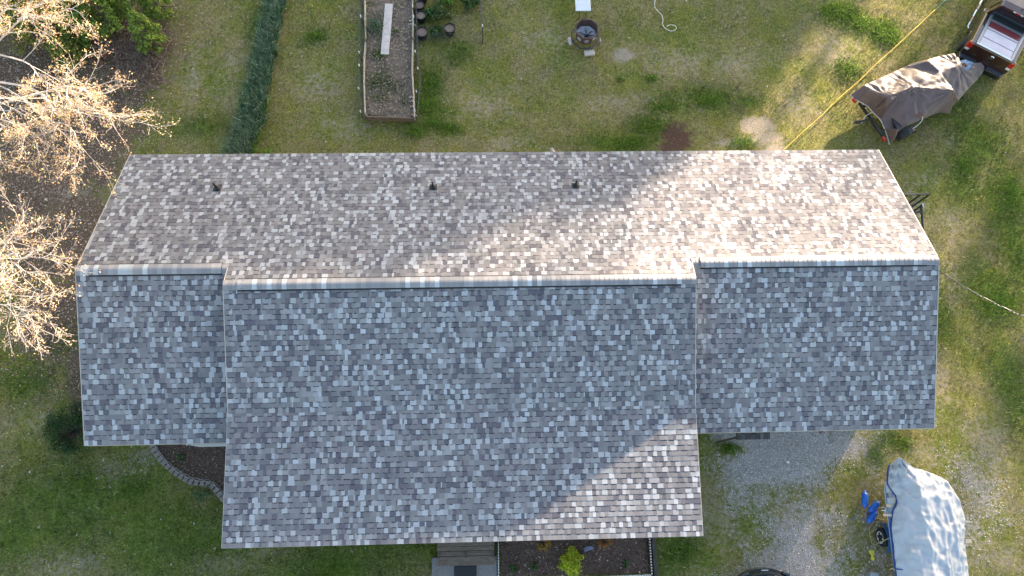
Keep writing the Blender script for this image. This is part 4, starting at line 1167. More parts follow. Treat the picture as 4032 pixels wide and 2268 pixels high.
brick(z9(1110, 990, 1.02) + Vector((0, 0, .06)), .4, 'red brick weighing down the lower edge of the brown tarp')
brick(z9(1790, 215, 1.22), -1.0, 'red brick in the gap of the brown tarp near the truck')
t = MB(); t.slab([z9(*q) for q in ((1700, 150, 1.12), (1800, 130, 1.08), (1930, 180, 1.06), (1850, 310, 1.06), (1760, 260, 1.12))], (0, 0, -.03)); t.build('inner_cover', mat('blue_grey_cloth', (.2, .27, .36), .7, var=.6, scale=6), bt)

# ------------------------------------------------------------------ maroon pickup
TL, TR_ = Vector((19.226, 10.606, 0)), Vector((20.576, 9.632, 0))
fwd = Vector((.565, .825, 0)).normalized(); rgt = Vector((fwd.y, -fwd.x, 0))
tc_ = (TL + TR_) / 2
ang = math.atan2(rgt.y, rgt.x)
truck = empty('pickup_truck', (tc_.x, tc_.y, 0), ang, 'dark maroon pickup truck with pale bed cover at the top right corner', 'truck')
TM = Matrix.Translation((tc_.x, tc_.y, 0)) @ Matrix.Rotation(ang, 4, 'Z')
def tpart(name, mt, mb, bevel=.0, parent=None, smooth=False):
    mb.v = [tuple(TM @ Vector(p)) for p in mb.v]
    return mb.build(name, M[mt], parent or truck, bevel=bevel, smooth=smooth)
HW = .98
def sect(y, zs_, ws):  # ring of a symmetric section: list of (half width, z)
    return [(w, y, z) for w, z in zip(ws, zs_)] + [(-w, y, z) for w, z in zip(ws[::-1], zs_[::-1])]
def loft(sections):
    t = MB(); n = len(sections[0]); V_ = [p for s_ in sections for p in s_]; Fs = []
    for i in range(len(sections) - 1):
        for k in range(n):
            j = (k + 1) % n; Fs.append((i * n + k, i * n + j, (i + 1) * n + j, (i + 1) * n + k))
    Fs.append(tuple(range(n - 1, -1, -1))); Fs.append(tuple(range((len(sections) - 1) * n, len(sections) * n)))
    t.add(V_, Fs); return t
zb = [.5, .62, .95, 1.2, 1.33]
w0 = [.90, .97, 1.0, .97, .92]
body = loft([sect(.02, zb, w0), sect(.5, zb, w0), sect(1.7, zb, w0), sect(3.9, zb, w0), sect(4.2, [.5, .62, .95, 1.12, 1.2], w0), sect(5.5, [.5, .62, .9, 1.05, 1.1], [.88, .94, .96, .92, .8]), sect(5.75, [.5, .6, .85, .95, 1.0], [.8, .85, .86, .82, .7])])
bo = tpart('body', 'maroon', body, .03)
cab = loft([sect(1.72, [1.3, 1.34, 1.6, 1.86, 1.92], [.93, .93, .84, .74, .68]), sect(2.0, [1.3, 1.34, 1.6, 1.9, 1.96], [.94, .94, .85, .75, .68]), sect(3.3, [1.3, 1.34, 1.6, 1.92, 1.98], [.94, .94, .85, .75, .68]), sect(3.6, [1.3, 1.34, 1.6, 1.88, 1.93], [.94, .94, .85, .75, .68]), sect(4.3, [1.2, 1.21, 1.22, 1.23, 1.24], [.9, .9, .88, .84, .8])])
co2 = tpart('cab', 'maroon', cab, .03)
t = MB(); t.slab([(-.8, 1.70, 1.38), (.8, 1.70, 1.38), (.68, 1.70, 1.8), (-.68, 1.70, 1.8)], (0, -.02, 0)); tpart('rear_window', 'glass_dark', t, .0, co2)
t = MB(); t.box((0, 1.60, 1.36), (1.7, .16, .03)); tpart('window_sill', 'black_metal', t, 0, co2)
for sx in (-1, 1):
    for ya, yb in ((1.95, 2.75), (2.85, 3.6)):
        t = MB(); t.slab([(sx * .945, ya, 1.36), (sx * .945, yb, 1.36), (sx * .80, yb - .05, 1.80), (sx * .80, ya + .05, 1.80)], (sx * .012, 0, 0)); tpart('side_window', 'glass_dark', t, 0, co2)
    t = MB(); t.box((sx * 1.005, 2.05, 1.12), (.03, .16, .03)); tpart('door_handle', 'chrome', t, .008, co2)
t = MB(); t.box((0, 1.735, 1.885), (.42, .05, .05)); tb2 = tpart('brake_light', 'lens', t, .008, co2)
t = MB(); t.box((0, 1.712, 1.885), (.2, .03, .046)); tpart('brake_lens', 'red', t, .004, co2)
t = MB(); t.tube([(.05, 1.95, 1.95), (.05, 1.95, 2.02)], .02, 6); tpart('antenna', 'black_metal', t, 0, co2)
t = MB(); t.box((0, .06, .95), (1.56, .1, .74)); tg = tpart('tailgate', 'maroon', t, .02)
t = MB(); t.lathe([(.0, .0), (.085, .0), (.085, .02), (.07, .03), (.0, .032)], 20, Matrix.Translation((.1, .008, 1.12)) @ Matrix.Rotation(rad(90), 4, 'X')); em = tpart('emblem', 'chrome', t, 0, tg)
t = MB(); t.slab([(.05, -.028, 1.16), (.1, -.03, 1.12), (.15, -.028, 1.16), (.13, -.028, 1.08), (.1, -.03, 1.06), (.07, -.028, 1.08)][::-1], (0, .012, 0)); tpart('emblem_relief', 'steel_grey', t, 0, tg)
t = MB(); t.box((.02, .004, 1.0), (.03, .012, .02)); tpart('lock', 'chrome', t, 0, tg)
for x_, w_, n_ in ((-.62, .24, 5), (.48, .2, 3)):
    for k in range(n_):
        t = MB(); t.box((x_ + k * w_ / n_, .006, .86), (w_ / n_ * .7, .008, .05)); tpart('badge_letter', 'steel_grey', t, 0, tg)
for sx in (-1, 1):
    t = MB(); t.box((sx * .885, .08, 1.12), (.2, .14, .36)); tl_ = tpart('tail_lamp', 'red', t, .03)
    t = MB(); t.box((sx * .885, .04, .97), (.17, .08, .12)); tpart('reverse_lens', 'lens', t, .02, tl_)
bmp = loft([sect(-.2, [.42, .46, .6, .64, .66], [.86, .9, .9, .86, .8]), sect(.05, [.42, .46, .62, .66, .68], [.98, 1.0, 1.0, .98, .95])])
bp_ = tpart('bumper', 'black_paint', bmp, .03)
for sx in (-.55, .55):
    t = MB(); t.box((sx, -.09, .672), (.62, .17, .02)); tpart('step_pad', 'steel_grey', t, .006, bp_)
t = MB(); t.tube([(0, -.1, .48), (0, -.32, .48)], .035, 8); tpart('hitch', 'black_metal', t, 0, bp_)
# pale bed cover
M['cover_panel'] = mat('pale_glossy_cover', (.62, .5, .52), .12, var=.12, scale=2, coat=.6)
M['cover_reflection'] = mat('painted_red_reflection', (.17, .02, .022), .3, var=.1, scale=12, coat=.3)  # red reflection on the glossy cover, painted as a panel colour
M['rail_grey'] = mat('grey_aluminium', (.3, .3, .31), .35, metal=.6, var=.08)
bc = MB(); bc.box((0, .88, 1.345), (1.5, 1.62, .03)); bco = tpart('bed_cover', 'rail_grey', bc, .01)
for y0, y1, mt_ in ((.12, .46, 'cover_panel'), (.50, .93, 'cover_panel'), (1.0, 1.06, 'cover_panel'), (1.06, 1.38, 'cover_reflection')):
    t = MB(); t.box((0, (y0 + y1) / 2, 1.368), (1.3, y1 - y0, .018)); tpart('panel', mt_, t, .006, bco)
for sx in (-1, 1):
    t = MB(); t.box((sx * .72, .88, 1.37), (.1, 1.6, .03)); tpart('side_rail', 'rail_grey', t, .01, bco)
t = MB(); t.box((0, .075, 1.365), (1.5, .08, .03)); tpart('end_rail', 'white_trim', t, .01, bco)
for sx in (-1, 1):
    for yy in (.85, 4.75):
        c = TM @ Vector((sx * .86, yy, .39)); axw = (TM.to_3x3() @ Vector((sx, 0, 0)))
        wheel_obj('wheel', c, axw, .39, .27, truck)
    t = MB()
    for k in range(9):
        a0 = math.pi * k / 9; a1 = math.pi * (k + 1) / 9
        t.slab([(sx * 1.0, .85 + math.cos(a0) * .47, .42 + math.sin(a0) * .47), (sx * 1.03, .85 + math.cos(a0) * .44, .42 + math.sin(a0) * .44), (sx * 1.03, .85 + math.cos(a1) * .44, .42 + math.sin(a1) * .44), (sx * 1.0, .85 + math.cos(a1) * .47, .42 + math.sin(a1) * .47)], (-sx * .03, 0, 0))
    tpart('wheel_arch', 'black_metal', t)
    t = MB(); t.tube([(sx * 1.0, 1.55, .42), (sx * 1.1, 1.65, .45), (sx * 1.1, 4.0, .45), (sx * 1.0, 4.1, .42)], .045, 8); sp_ = tpart('side_step', 'chrome', t, 0, None, True)
    for yy in (1.85, 2.6, 3.35):
        t = MB(); t.box((sx * 1.1, yy + .2, .487), (.09, .34, .015)); tpart('tread_pad', 'black_metal', t, .004, sp_)
for sx in (-1, 1):
    t = MB(); t.box((sx * 1.1, 3.55, 1.35), (.2, .1, .2)); tpart('mirror', 'black_metal', t, .03)

# ------------------------------------------------------------------ silver-tarped boat
z7 = lambda x, y, z: P(3350 + x / 2.798, 1750 + y / 2.798, z)
outl = [(515, 138, 1.5), (430, 225, 1.12), (414, 300, 1.08), (410, 420, 1.05), (432, 475, 1.08), (495, 560, 1.12), (510, 640, 1.12), (470, 735, 1.06), (455, 820, 1.04), (448, 900, 1.03), (466, 1100, 1.02), (488, 1300, 1.02), (505, 1450, 1.02), (520, 1800, 1.02),
        (1350, 1800, .95), (1312, 1500, .95), (1290, 1380, .95), (1266, 1190, .97), (1252, 1000, 1.0), (1246, 905, .97), (1266, 862, .95), (1250, 770, 1.0), (1192, 605, 1.06), (1125, 495, 1.12), (1066, 406, 1.15), (930, 335, 1.16), (800, 285, 1.18), (690, 252, 1.22), (600, 190, 1.36)]
out = [z7(*q) for q in outl][::-1]
inn = [z7(*q) for q in ((545, 230, 1.42), (640, 330, 1.42), (720, 420, 1.46), (780, 560, 1.5), (830, 800, 1.53), (870, 1100, 1.54), (900, 1400, 1.52), (905, 1650, 1.5), (560, 560, 1.25), (600, 800, 1.28), (560, 940, 1.22), (640, 1200, 1.28), (680, 1450, 1.3), (1000, 600, 1.36), (1040, 900, 1.33), (1040, 1200, 1.33), (1060, 1450, 1.3), (520, 1100, 1.1), (1150, 800, 1.2), (1160, 1100, 1.2), (1180, 1400, 1.18), (470, 330, 1.15))]
def bfold(x, y):
    u = x - 13.6 + .08 * (vnoise(x, y, .8, 44) - .5) * 2
    a = 0
    for c_, w_, am in ((-.28, .06, .05), (-.05, .05, .035), (.35, .07, .055), (.5, .05, .03), (.78, .06, .04), (-.6, .06, .04), (-.85, .05, .03), (.95, .05, .03)):
        cc_2 = c_ + .22 * (vnoise(y * 0 + c_ * 9, y, .9, 7) - .5)
        a = a + am * np.exp(-((u - cc_2) / w_) ** 2) * (.3 + 1.2 * vnoise(y, y * 0 + c_ * 5, 1.1, 21))
    d = (x - 12.6) * .8 + (y + 7.6)
    a = a + .03 * np.exp(-((np.mod(d * 1.6 + .6 * vnoise(x, y, 1.5, 3), 1.0) - .5) / .16) ** 2) * np.clip((13.4 - x) / .8, 0, 1)
    return a
sb = empty('covered_motorboat', z7(850, 900, 0), 0, 'large boat under a silver-white tarp at the bottom right, blue hem on its left', 'boat')
V, F = tarp_mesh(out, inn, 14, .075, (z7(515, 138, 1.5),), 13, 3, bfold)
ts = obj_np('tarp', V, F, M['tarp_silver'], None, sb, True)
lf = [z7(*q) for q in outl[1:14]]
t = MB(); t.tube(smooth_path([p + Vector((-.01, 0, -.015)) for p in lf], 3), .028, 6); t.build('hem', M['blue_fabric'], ts)
t = MB(); t.tube([z7(500, 1372, 1.06), z7(640, 1385, 1.22), z7(760, 1440, 1.34)], .02, 5); t.build('hem', M['blue_fabric'], ts)
hl = [z7(*q) for q in ((395, 395, .92), (372, 440, .9), (370, 520, .9), (382, 640, .9), (400, 800, .9), (425, 1000, .9), (445, 1150, .9), (470, 1320, .9), (486, 1450, .9), (520, 1800, .9))]
hr_ = [z7(*q) for q in ((1340, 1800, .85), (1270, 1300, .9), (1230, 900, .9), (1160, 620, .95), (1040, 430, 1.0), (820, 320, 1.0), (600, 220, 1.0), (460, 270, .95))]
hull = hl + hr_
t = MB(); n = len(hull); cen = z7(850, 1200, .3)
lo = [Vector((p.x, p.y, 0)).lerp(Vector((cen.x, p.y, 0)), .35) + Vector((0, 0, .35)) for p in hull]
t.add([*hull, *lo], [tuple(range(n - 1, -1, -1))] + [(i, (i + 1) % n, n + (i + 1) % n, n + i) for i in range(n)] + [tuple(range(n, 2 * n))])
ho = t.build('hull', M['blue_hull'], sb)
for off, r in ((.045, .012), (.09, .009)):
    t = MB(); t.tube(smooth_path([p + Vector((off, 0, .006)) for p in hl], 3), r, 5); t.build('gunwale_stripe', M['blue_fabric'], ho)
t = MB(); c = z7(432, 560, 1.02); t.box(c, (.17, .16, .1)); t.box(c + Vector((-.02, -.02, .055)), (.1, .1, .02)); t.build('winch_box', M['rail_grey'], sb, bevel=.01)
for (x, y, z, w, h, rz) in ((422, 676, 1.03, .18, .1, -.05), (402, 778, 1.03, .28, .075, -.08), (1290, 852, 1.0, .16, .05, 0), (1292, 1065, 1.0, .2, .12, -.1)):
    t = MB(); t.box(z7(x, y, z), (w, h, .04), Matrix.Rotation(rz, 3, 'Z')); 
    lab = {422: 'upper pale wood block under the left edge of the silver tarp', 402: 'lower pale wood block under the left edge of the silver tarp', 1290: 'small pale wood block at the right edge of the silver tarp', 1292: 'larger pale board end at the right edge of the silver tarp'}[x]
    tag(t.build('wood_block', M['wood_pale'], bevel=.005), lab, 'wood block')
t = MB()
t.tube(smooth_path([z7(*q) for q in ((335, 695, .95), (365, 695, .95), (378, 712, .95), (376, 760, .95))]), .012, 5); t.tube(smooth_path([z7(*q) for q in ((335, 728, .95), (360, 730, .95), (380, 722, .95))]), .012, 5)
t.build('mooring_cleat', M['chrome'], sb)
btl = empty('boat_trailer', z7(500, 1000, 0), 0, 'blue trailer with white wheel beneath the silver-tarped boat', 'trailer')
wheel_obj('wheel', z7(352, 1025, .3), Vector((-1, 0, 0)), .3, .18, btl, 'white_trim')
t = MB()
cw = z7(375, 1030, .3)
for k in range(9):
    a0 = math.pi * k / 9; a1 = math.pi * (k + 1) / 9
    A = cw + Vector((0, math.cos(a0) * .46, math.sin(a0) * .40)); B = cw + Vector((0, math.cos(a1) * .46, math.sin(a1) * .40))
    t.slab([A + Vector((-.12, 0, 0)), B + Vector((-.12, 0, 0)), B + Vector((.3, 0, 0)), A + Vector((.3, 0, 0))], (0, 0, -.012))
t.build('fender', M['blue_steel'], btl)
t = MB(); t.bar(z7(480, 500, .35), z7(540, 1700, .35), .08, .12); t.build('frame_rail', M['blue_steel'], btl)
t = MB(); t.bar(z7(400, 1030, .3), z7(1250, 1030, .3), .06, .06); t.build('axle', M['black_metal'], btl)
def fender_float(x0, y0, x1, y1, lab):
    a = z7(x0, y0, .11); b = z7(x1, y1, .11); d_ = (b - a); L = d_.length; Mx = Matrix.Translation(a) @ d_.normalized().to_track_quat('Z', 'Y').to_matrix().to_4x4()
    r = .105
    e_ = empty('boat_fender', a, 0, lab, 'boat fender', 'blue fenders on the gravel')
    t = MB(); t.lathe([(.012, 0), (.03, .005), (.033, L * .09), (.05, L * .12), (r * .85, L * .18), (r, L * .26), (r, L * .76), (r * .85, L * .84), (.05, L * .9), (.035, L * .93), (.03, L)], 18, Mx); t.build('float_body', M['blue'], e_, smooth=True)
    for end in (.02, .97):
        t = MB(); cc2 = Mx @ Vector((0, 0, L * end)); t.tube([cc2 + Vector((.03 * math.cos(q), .03 * math.sin(q), .02)) for q in np.linspace(0, 6.283, 9)], .01, 5, caps=False); t.build('eyelet', M['blue'], e_)
fender_float(155, 505, 152, 705, 'blue boat fender lying upright in the photo, topmost of the three')
fender_float(318, 622, 200, 745, 'blue boat fender slanting down left, between the other two fenders')
fender_float(290, 728, 182, 865, 'blue boat fender lowest of the three, touching the rope loop')
def rope(pts, r, mt, name, lab, cat='rope'):
    t = MB(); t.tube(smooth_path(pts), r, 6); return tag(t.build(name, M[mt], smooth=True), lab, cat)
loop = [z7(x, y, z) for x, y, z in ((430, 1030, .95), (330, 1075, .5), (260, 1105, .06), (225, 1060, .05), (205, 960, .05), (212, 890, .05), (245, 835, .05), (290, 815, .05), (350, 835, .1), (395, 875, .6), (405, 900, .9))]
rope(loop, .013, 'rope', 'mooring_rope', 'tan rope looping on the ground beside the blue trailer fender')
rope([z7(x, y, .05) for x, y in ((262, 1108), (230, 1085), (240, 1050), (262, 1075), (240, 1110), (225, 1150), (228, 1180))], .012, 'rope', 'rope_tail', 'knotted tan rope leading to the yellow float')
t = MB(); c = z7(230, 1190, .06); t.lathe([(.0, 0), (.05, .02), (.06, .06), (.03, .1), (.05, .15), (.065, .2), (.03, .25), (.0, .26)], 12, Matrix.Translation(c) @ Matrix.Rotation(rad(90), 4, 'X')); t.box(c + Vector((.0, .02, 0)), (.17, .1, .05))
tag(t.build('yellow_float', M['yellow'], smooth=False, bevel=.01), 'crumpled yellow float on the ground below the rope loop', 'float')
rope([z7(x, y, .04) for x, y in ((-20, 825), (30, 812), (75, 795), (110, 820), (150, 835), (185, 820), (175, 745), (190, 760), (178, 720))], .009, 'blue_steel', 'blue_line', 'thin blue line trailing left from the boat fenders')
rope([z7(x, y, 1.05) for x, y in ((428, 1380), (455, 1362), (470, 1378), (490, 1385))], .011, 'rope', 'tie_rope', 'short pale rope tying down the silver tarp at the lower left')
t = MB(); c = P(3440, 2262, .25); t.slab([c + Vector((-.28, -.2, 0)), c + Vector((.3, -.2, 0)), c + Vector((.12, .06, .05)), c + Vector((-.08, .08, .05))], (0, 0, -.25)); tag(t.build('storage_bin', mat('grey_bin', (.3, .3, .31), .6), bevel=.02), 'grey bin corner at the bottom edge left of the silver boat', 'bin')

# ------------------------------------------------------------------ black car at the bottom edge
cc = P(3008, 2236, .75)
car = empty('parked_car', (cc.x, cc.y - 2, 0), 0, 'black car whose curved tail just enters the bottom edge on the gravel', 'car')
def csect(y, pts): return [(cc.x + w, y, z) for w, z in pts] + [(cc.x - w, y, z) for w, z in pts[::-1]]
y0 = cc.y
low = [(.86, .3), (.9, .45), (.88, .72), (.8, .86)]
def curved(yo, scale, pts, bow):
    return [(cc.x + w * scale, yo, z) for w, z in pts] + [(cc.x - w * scale, yo, z) for w, z in pts[::-1]]
t = MB()
# tail outline curves in plan: build as stacked rings
def plan_ring(z, inset, wid, length=4.4):
    pts = []
    for k in range(13):
        u = -1 + 2 * k / 12; pts.append((cc.x + u * wid, y0 - inset - .34 * abs(u) ** 2.4, z))
    pts.append((cc.x + wid * .96, y0 - length + .5, z)); pts.append((cc.x + wid * .6, y0 - length, z)); pts.append((cc.x - wid * .6, y0 - length, z)); pts.append((cc.x - wid * .96, y0 - length + .5, z))
    return pts
rings = [plan_ring(.3, .10, .84), plan_ring(.45, .0, .9), plan_ring(.72, .02, .9), plan_ring(.82, .1, .88), plan_ring(.95, .13, .86)]
n = len(rings[0]); t.add([p for r_ in rings for p in r_], [(i * n + k, i * n + (k + 1) % n, (i + 1) * n + (k + 1) % n, (i + 1) * n + k) for i in range(len(rings) - 1) for k in range(n)] + [tuple(range(n - 1, -1, -1)), tuple(range((len(rings) - 1) * n, len(rings) * n))])
t.build('body', M['black_paint'], car, bevel=.01)
t = MB(); r1 = plan_ring(.955, .16, .8, 3.4); r2 = plan_ring(1.38, .62, .66, 2.9); r3 = plan_ring(1.46, .8, .58, 2.7)
t.add(r1 + r2 + r3, [(i * n + k, i * n + (k + 1) % n, (i + 1) * n + (k + 1) % n, (i + 1) * n + k) for i in range(2) for k in range(n)] + [tuple(range(2 * n, 3 * n))])
gh = t.build('cabin', M['glass_dark'], car, smooth=False)
t = MB(); r3b = plan_ring(1.468, .8, .58, 2.7); t.slab(r3b, (0, 0, -.006)); t.build('roof_panel', M['black_paint'], car)
t = MB(); t.box((cc.x - .02, y0 - .06, .86), (.22, .03, .02)); t.build('number_plate_light', M['lens'], car)
for sx in (-1, 1):
    t = MB(); t.box((cc.x + sx * .66, y0 - .19, .8), (.26, .1, .1), Matrix.Rotation(-sx * .35, 3, 'Z')); t.build('tail_lamp', M['glass_dark'], car, bevel=.02)
    for yy in (y0 - 1.0, y0 - 3.5): wheel_obj('wheel', Vector((cc.x + sx * .8, yy, .32)), Vector((sx, 0, 0)), .32, .2, car)

# ------------------------------------------------------------------ trees at the left edge (budding, branches reach into the picture)
def limb_pts(a, b, n=9, sag=.3, wob=.25):
    a = Vector(a); b = Vector(b); L = (b - a).length
    w1 = Vector((random.uniform(-1, 1), random.uniform(-1, 1), random.uniform(-.6, .6))) * wob * L * .12
    out = []
    for k in range(n + 1):
        t = k / n
        p = a.lerp(b, t) + w1 * math.sin(t * math.pi) + Vector((random.gauss(0, 1), random.gauss(0, 1), random.gauss(0, 1))) * L * .012 * wob * 2 * (1 if 0 < k < n else 0)
        p.z += sag * math.sin(t * math.pi)
        out.append(p)
    return out
def grow(mb, pts, r0, r1, depth, tips, spread=.75, ln=.28, nsub=13):
    m = len(pts)
    mb.tube(pts, [r0 + (r1 - r0) * (k / (m - 1)) for k in range(m)], 5 if depth < 2 else 4, caps=False)
    if depth == 0:
        tips.append((pts[-1], (pts[-1] - pts[-2]).normalized())); tips.append((pts[m // 2], (pts[-1] - pts[-2]).normalized())); return
    L = sum((pts[i + 1] - pts[i]).length for i in range(m - 1))
    for k in range(nsub):
        t = random.uniform(.22, 1.0); i = min(int(t * (m - 1)), m - 2); p = pts[i].lerp(pts[i + 1], t * (m - 1) - i)
        d = (pts[i + 1] - pts[i]).normalized()
        side = Vector((random.gauss(0, 1), random.gauss(0, 1), random.gauss(0.15, .6))); side = (side - d * side.dot(d)).normalized()
        nd = (d + side * spread * random.uniform(.7, 1.3)).normalized()
        nl = L * ln * random.uniform(.55, 1.1) * (1.1 - .45 * t)
        q = [p]
        cur = p; dd = nd
        for s_ in range(4):
            dd = (dd + Vector((random.gauss(0, 1), random.gauss(0, 1), random.gauss(.08, .7))) * .22).normalized(); cur = cur + dd * nl / 4; q.append(cur)
        rr = (r0 + (r1 - r0) * t) * .5
        grow(mb, q, rr, max(rr * .3, .003), depth - 1, tips, spread, ln, max(3, nsub - 2))
    tips.append((pts[-1], (pts[-1] - pts[-2]).normalized()))
def bud_tree(name, base, fork, limbs, label, leafc, nleaf, depth=2):
    e_ = empty(name, base, 0, label, 'tree')
    tr_ = MB(); base = Vector(base); fork = Vector(fork)
    tr_.tube([base, base.lerp(fork, .3) + Vector((.1, .05, 0)), base.lerp(fork, .7), fork], [.26, .2, .17, .13], 10)
    tr_.build('trunk', M['bark'], e_)
    lb_ = MB(); tips = []
    for (px, py, z, r, *via) in limbs:
        end = P(px, py, z)
        mid = P(*via) if via else fork.lerp(end, .5)
        pts = smooth_path(limb_pts(fork, mid, 3, .0, 1.2)[:-1] + limb_pts(mid, end, 4, .1, 1.4), 4)
        grow(lb_, pts, r * .6, .008, depth, tips)
    lb_.build('branches', M['bark'], e_)
    tp_ = np.array([t[0] for t in tips]); k = RS.randint(0, len(tp_), nleaf)
    p = tp_[k] + RS.normal(size=(nleaf, 3)) * .055
    V, F, C = leaf_quads(p, RS.normal(size=(nleaf, 3)) + np.array([0, 0, .5]), (.03, .07), leafc, aspect=.6)
    obj_np('leaves', V, F, M['leaf'], C, e_)
    return e_
BUD = [(.56, .38, .2), (.5, .31, .2), (.6, .46, .22), (.48, .29, .22), (.54, .42, .17)]
bud_tree('maple_tree', P(-360, 420, 0), P(-330, 350, 6.2), [
    (330, 60, 8.6, .06, 60, 95, 8.2), (290, 330, 8.8, .055, 90, 240, 8.2), (470, 345, 8.4, .075, 220, 350, 8.2), (440, 455, 8.2, .07, 220, 445, 7.9),
    (330, 600, 8.0, .06, 190, 470, 7.8), (170, 560, 8.4, .06, 20, 500, 8.2), (60, 20, 9.0, .06, -60, 120, 8.4), (180, -60, 8.8, .06, 20, 40, 8.4), (150, 420, 9.0, .05, -40, 380, 8.4), (40, 660, 8.0, .05, -100, 520, 7.8)],
    'budding tree with pale limbs and orange-yellow leaf tufts at the upper left', BUD, 9500)
bud_tree('maple_tree', P(-460, 1180, 0), P(-420, 1120, 6.0), [
    (200, 1000, 8.0, .06, 50, 1000, 7.8), (110, 900, 8.2, .05, 0, 960, 7.9), (190, 1080, 8.0, .05, 30, 1030, 7.9), (160, 1220, 7.8, .06, 20, 1150, 7.8),
    (90, 1270, 7.6, .05, -20, 1190, 7.6), (20, 1060, 8.6, .05, -90, 1060, 8.2), (20, 1200, 8.2, .05, -100, 1150, 8.0), (-20, 940, 8.4, .05, -130, 1000, 8.0)],
    'pale budding tree at the left edge beside the left wing, nearly bare twigs', BUD, 3000)

# evergreens and brush in the upper left corner
def evergreen(px, py, h, r, label, cols, n=5200, lean=(0, 0)):
    b = P(px, py, 0); e_ = empty('evergreen_tree', b, 0, label, 'tree', 'evergreens in the upper left corner')
    t = MB(); t.tube([b, b + Vector((lean[0] * .5, lean[1] * .5, h * .5)), b + Vector((lean[0], lean[1], h * .95))], [.09, .06, .02], 7); t.build('trunk', M['bark_dark'], e_)
    parts = []; nc = 46
    for k in range(nc):
        u = (k + .5) / nc; z = h * (.12 + .85 * u); rr = r * (1 - u) ** .7 * (.75 + .5 * RS.rand()); a = RS.rand() * 6.283
        c = np.array([b.x + lean[0] * u + rr * .7 * math.cos(a), b.y + lean[1] * u + rr * .7 * math.sin(a), z])
        parts.append(leaf_cloud(max(4, n // nc), c, np.array([.34, .34, .22]) * (1.15 - .5 * u) * r * .8, (.07, .16), cols, up=.6, shell=.25))
    V, F, C = merge(parts); obj_np('foliage', V, F, M['leaf'], C, e_)
    tw = MB()
    for k in range(26):
        u = random.uniform(.05, .6); a = random.random() * 6.283; p0 = b + Vector((lean[0] * u, lean[1] * u, h * u)); tw.tube([p0, p0 + Vector((math.cos(a), math.sin(a), .1)) * r * (1.05 - u * .5)], [.018, .006], 4, caps=False)
    tw.build('branches', M['bark_dark'], e_)
EG = [(.22, .31, .045), (.16, .24, .035), (.3, .38, .06), (.09, .14, .022)]
EY = [(.24, .26, .05), (.17, .2, .035), (.3, .29, .07), (.1, .12, .025)]
evergreen(345, 150, 2.6, .85, 'bright green evergreen left of its twin, beside the orange-tufted tree', EG)
evergreen(455, 120, 2.9, .95, 'bright green evergreen in the middle of the upper left group', EG)
evergreen(620, 190, 2.2, .75, 'green evergreen nearest the lawn, right end of the upper left group', EG, 3600)
evergreen(300, 40, 3.2, 1.0, 'olive green evergreen at the top edge behind the orange tufts', EY)
evergreen(180, 190, 2.4, 1.1, 'dull olive evergreen under the orange-tufted branches', EY, 4200)
evergreen(640, 50, 1.8, .7, 'small dark green evergreen at the top edge above the brown brush', EG, 2600)
evergreen(90, 80, 2.6, 1.1, 'shaded olive evergreen at the far upper left corner', EY, 3600)
evergreen(400, 60, 3.0, 1.1, 'tall yellow-green evergreen between its neighbours at the top edge', EG)
evergreen(540, 70, 2.6, .9, 'green evergreen above the brown twigs, right of the tall one', EG, 4200)
evergreen(290, 250, 1.5, .8, 'low olive evergreen beneath the others, above the leaf litter', EY, 2600)
br_ = MB()
for k in range(420):
    px = random.gauss(510, 90); py = random.gauss(220, 90)
    p = P(px, py, random.uniform(.02, .5)); a = random.gauss(-.9, .5); L = random.uniform(.3, 1.1)
    q = p + Vector((math.cos(a) * L, math.sin(a) * L, random.uniform(-.1, .35)))
    br_.tube([p, p.lerp(q, .5) + Vector((0, 0, random.uniform(0, .1))), q], [.012, .009, .004], 4, caps=False)
tag(br_.build('brushwood', mat('brown_twigs', (.17, .125, .1), .9, var=.3, scale=6)), 'tangle of dry brown twigs below the evergreens', 'brush', kind='stuff')
shrub('fern', P(405, 235, .3), .35, 10, 300, (.04, .1), [(.3, .13, .06), (.24, .1, .05)], 'rusty dead cedar sprig among the brown twigs', cat='plant')

# ------------------------------------------------------------------ lawn grass, leaf litter, gravel (uncountable)
EXC = []
def keep_mask(x, y):
    k = ~((x > XL + .5) & (x < XR - .5) & (y > WY0 + .1) & (y < WY1 - .2))
    k &= ~((x > X1 + .6) & (x < X2 - .6) & (y > Y_PE + .9) & (y < 0))
    for poly in (fb, lb, gpoly, [(wx0, -20), (wx1, -20), (wx1, ys[7] + .3), (wx0, ys[7] + .3)]): k &= ~inside(poly, x, y)
    return k
def visible(x, y, m=80):
    q = np.stack([x, y, 0 * x], 1) - np.array(CAM_C); Mx = np.array(CAM_M)
    c = q @ Mx
    px = 2016 + FPX * c[:, 0] / -c[:, 2]; py = 1134 - FPX * c[:, 1] / -c[:, 2]
    return (px > -m) & (px < 4032 + m) & (py > -m) & (py < 2268 + m)
def gz(x, y):
    return (fbm(x, y, .25, 9) - .5) * .10 + (fbm(x, y, 1.8, 3) - .5) * .05 - .05
N_ = 640000
x = -22 + RS.rand(N_) * 47; y = -10.5 + RS.rand(N_) * 25.5
k = keep_mask(x, y) & visible(x, y); x, y = x[k], y[k]
mb_, mr_, ml_, mg_, mt_ = masks(x, y)
dens = np.clip(.55 + .9 * ml_ - .75 * mb_ - .8 * mr_ - .82 * mg_ - .75 * mt_, .03, 1) * np.clip(.35 + 1.1 * fbm(x, y, .9, 15), 0, 1)
k = RS.rand(len(x)) < dens; x, y, ml_, mbk_ = x[k], y[k], ml_[k], mb_[k]
dryn = fbm(x, y, .6, 31) * .6 + fbm(x, y, 3.1, 33) * .4
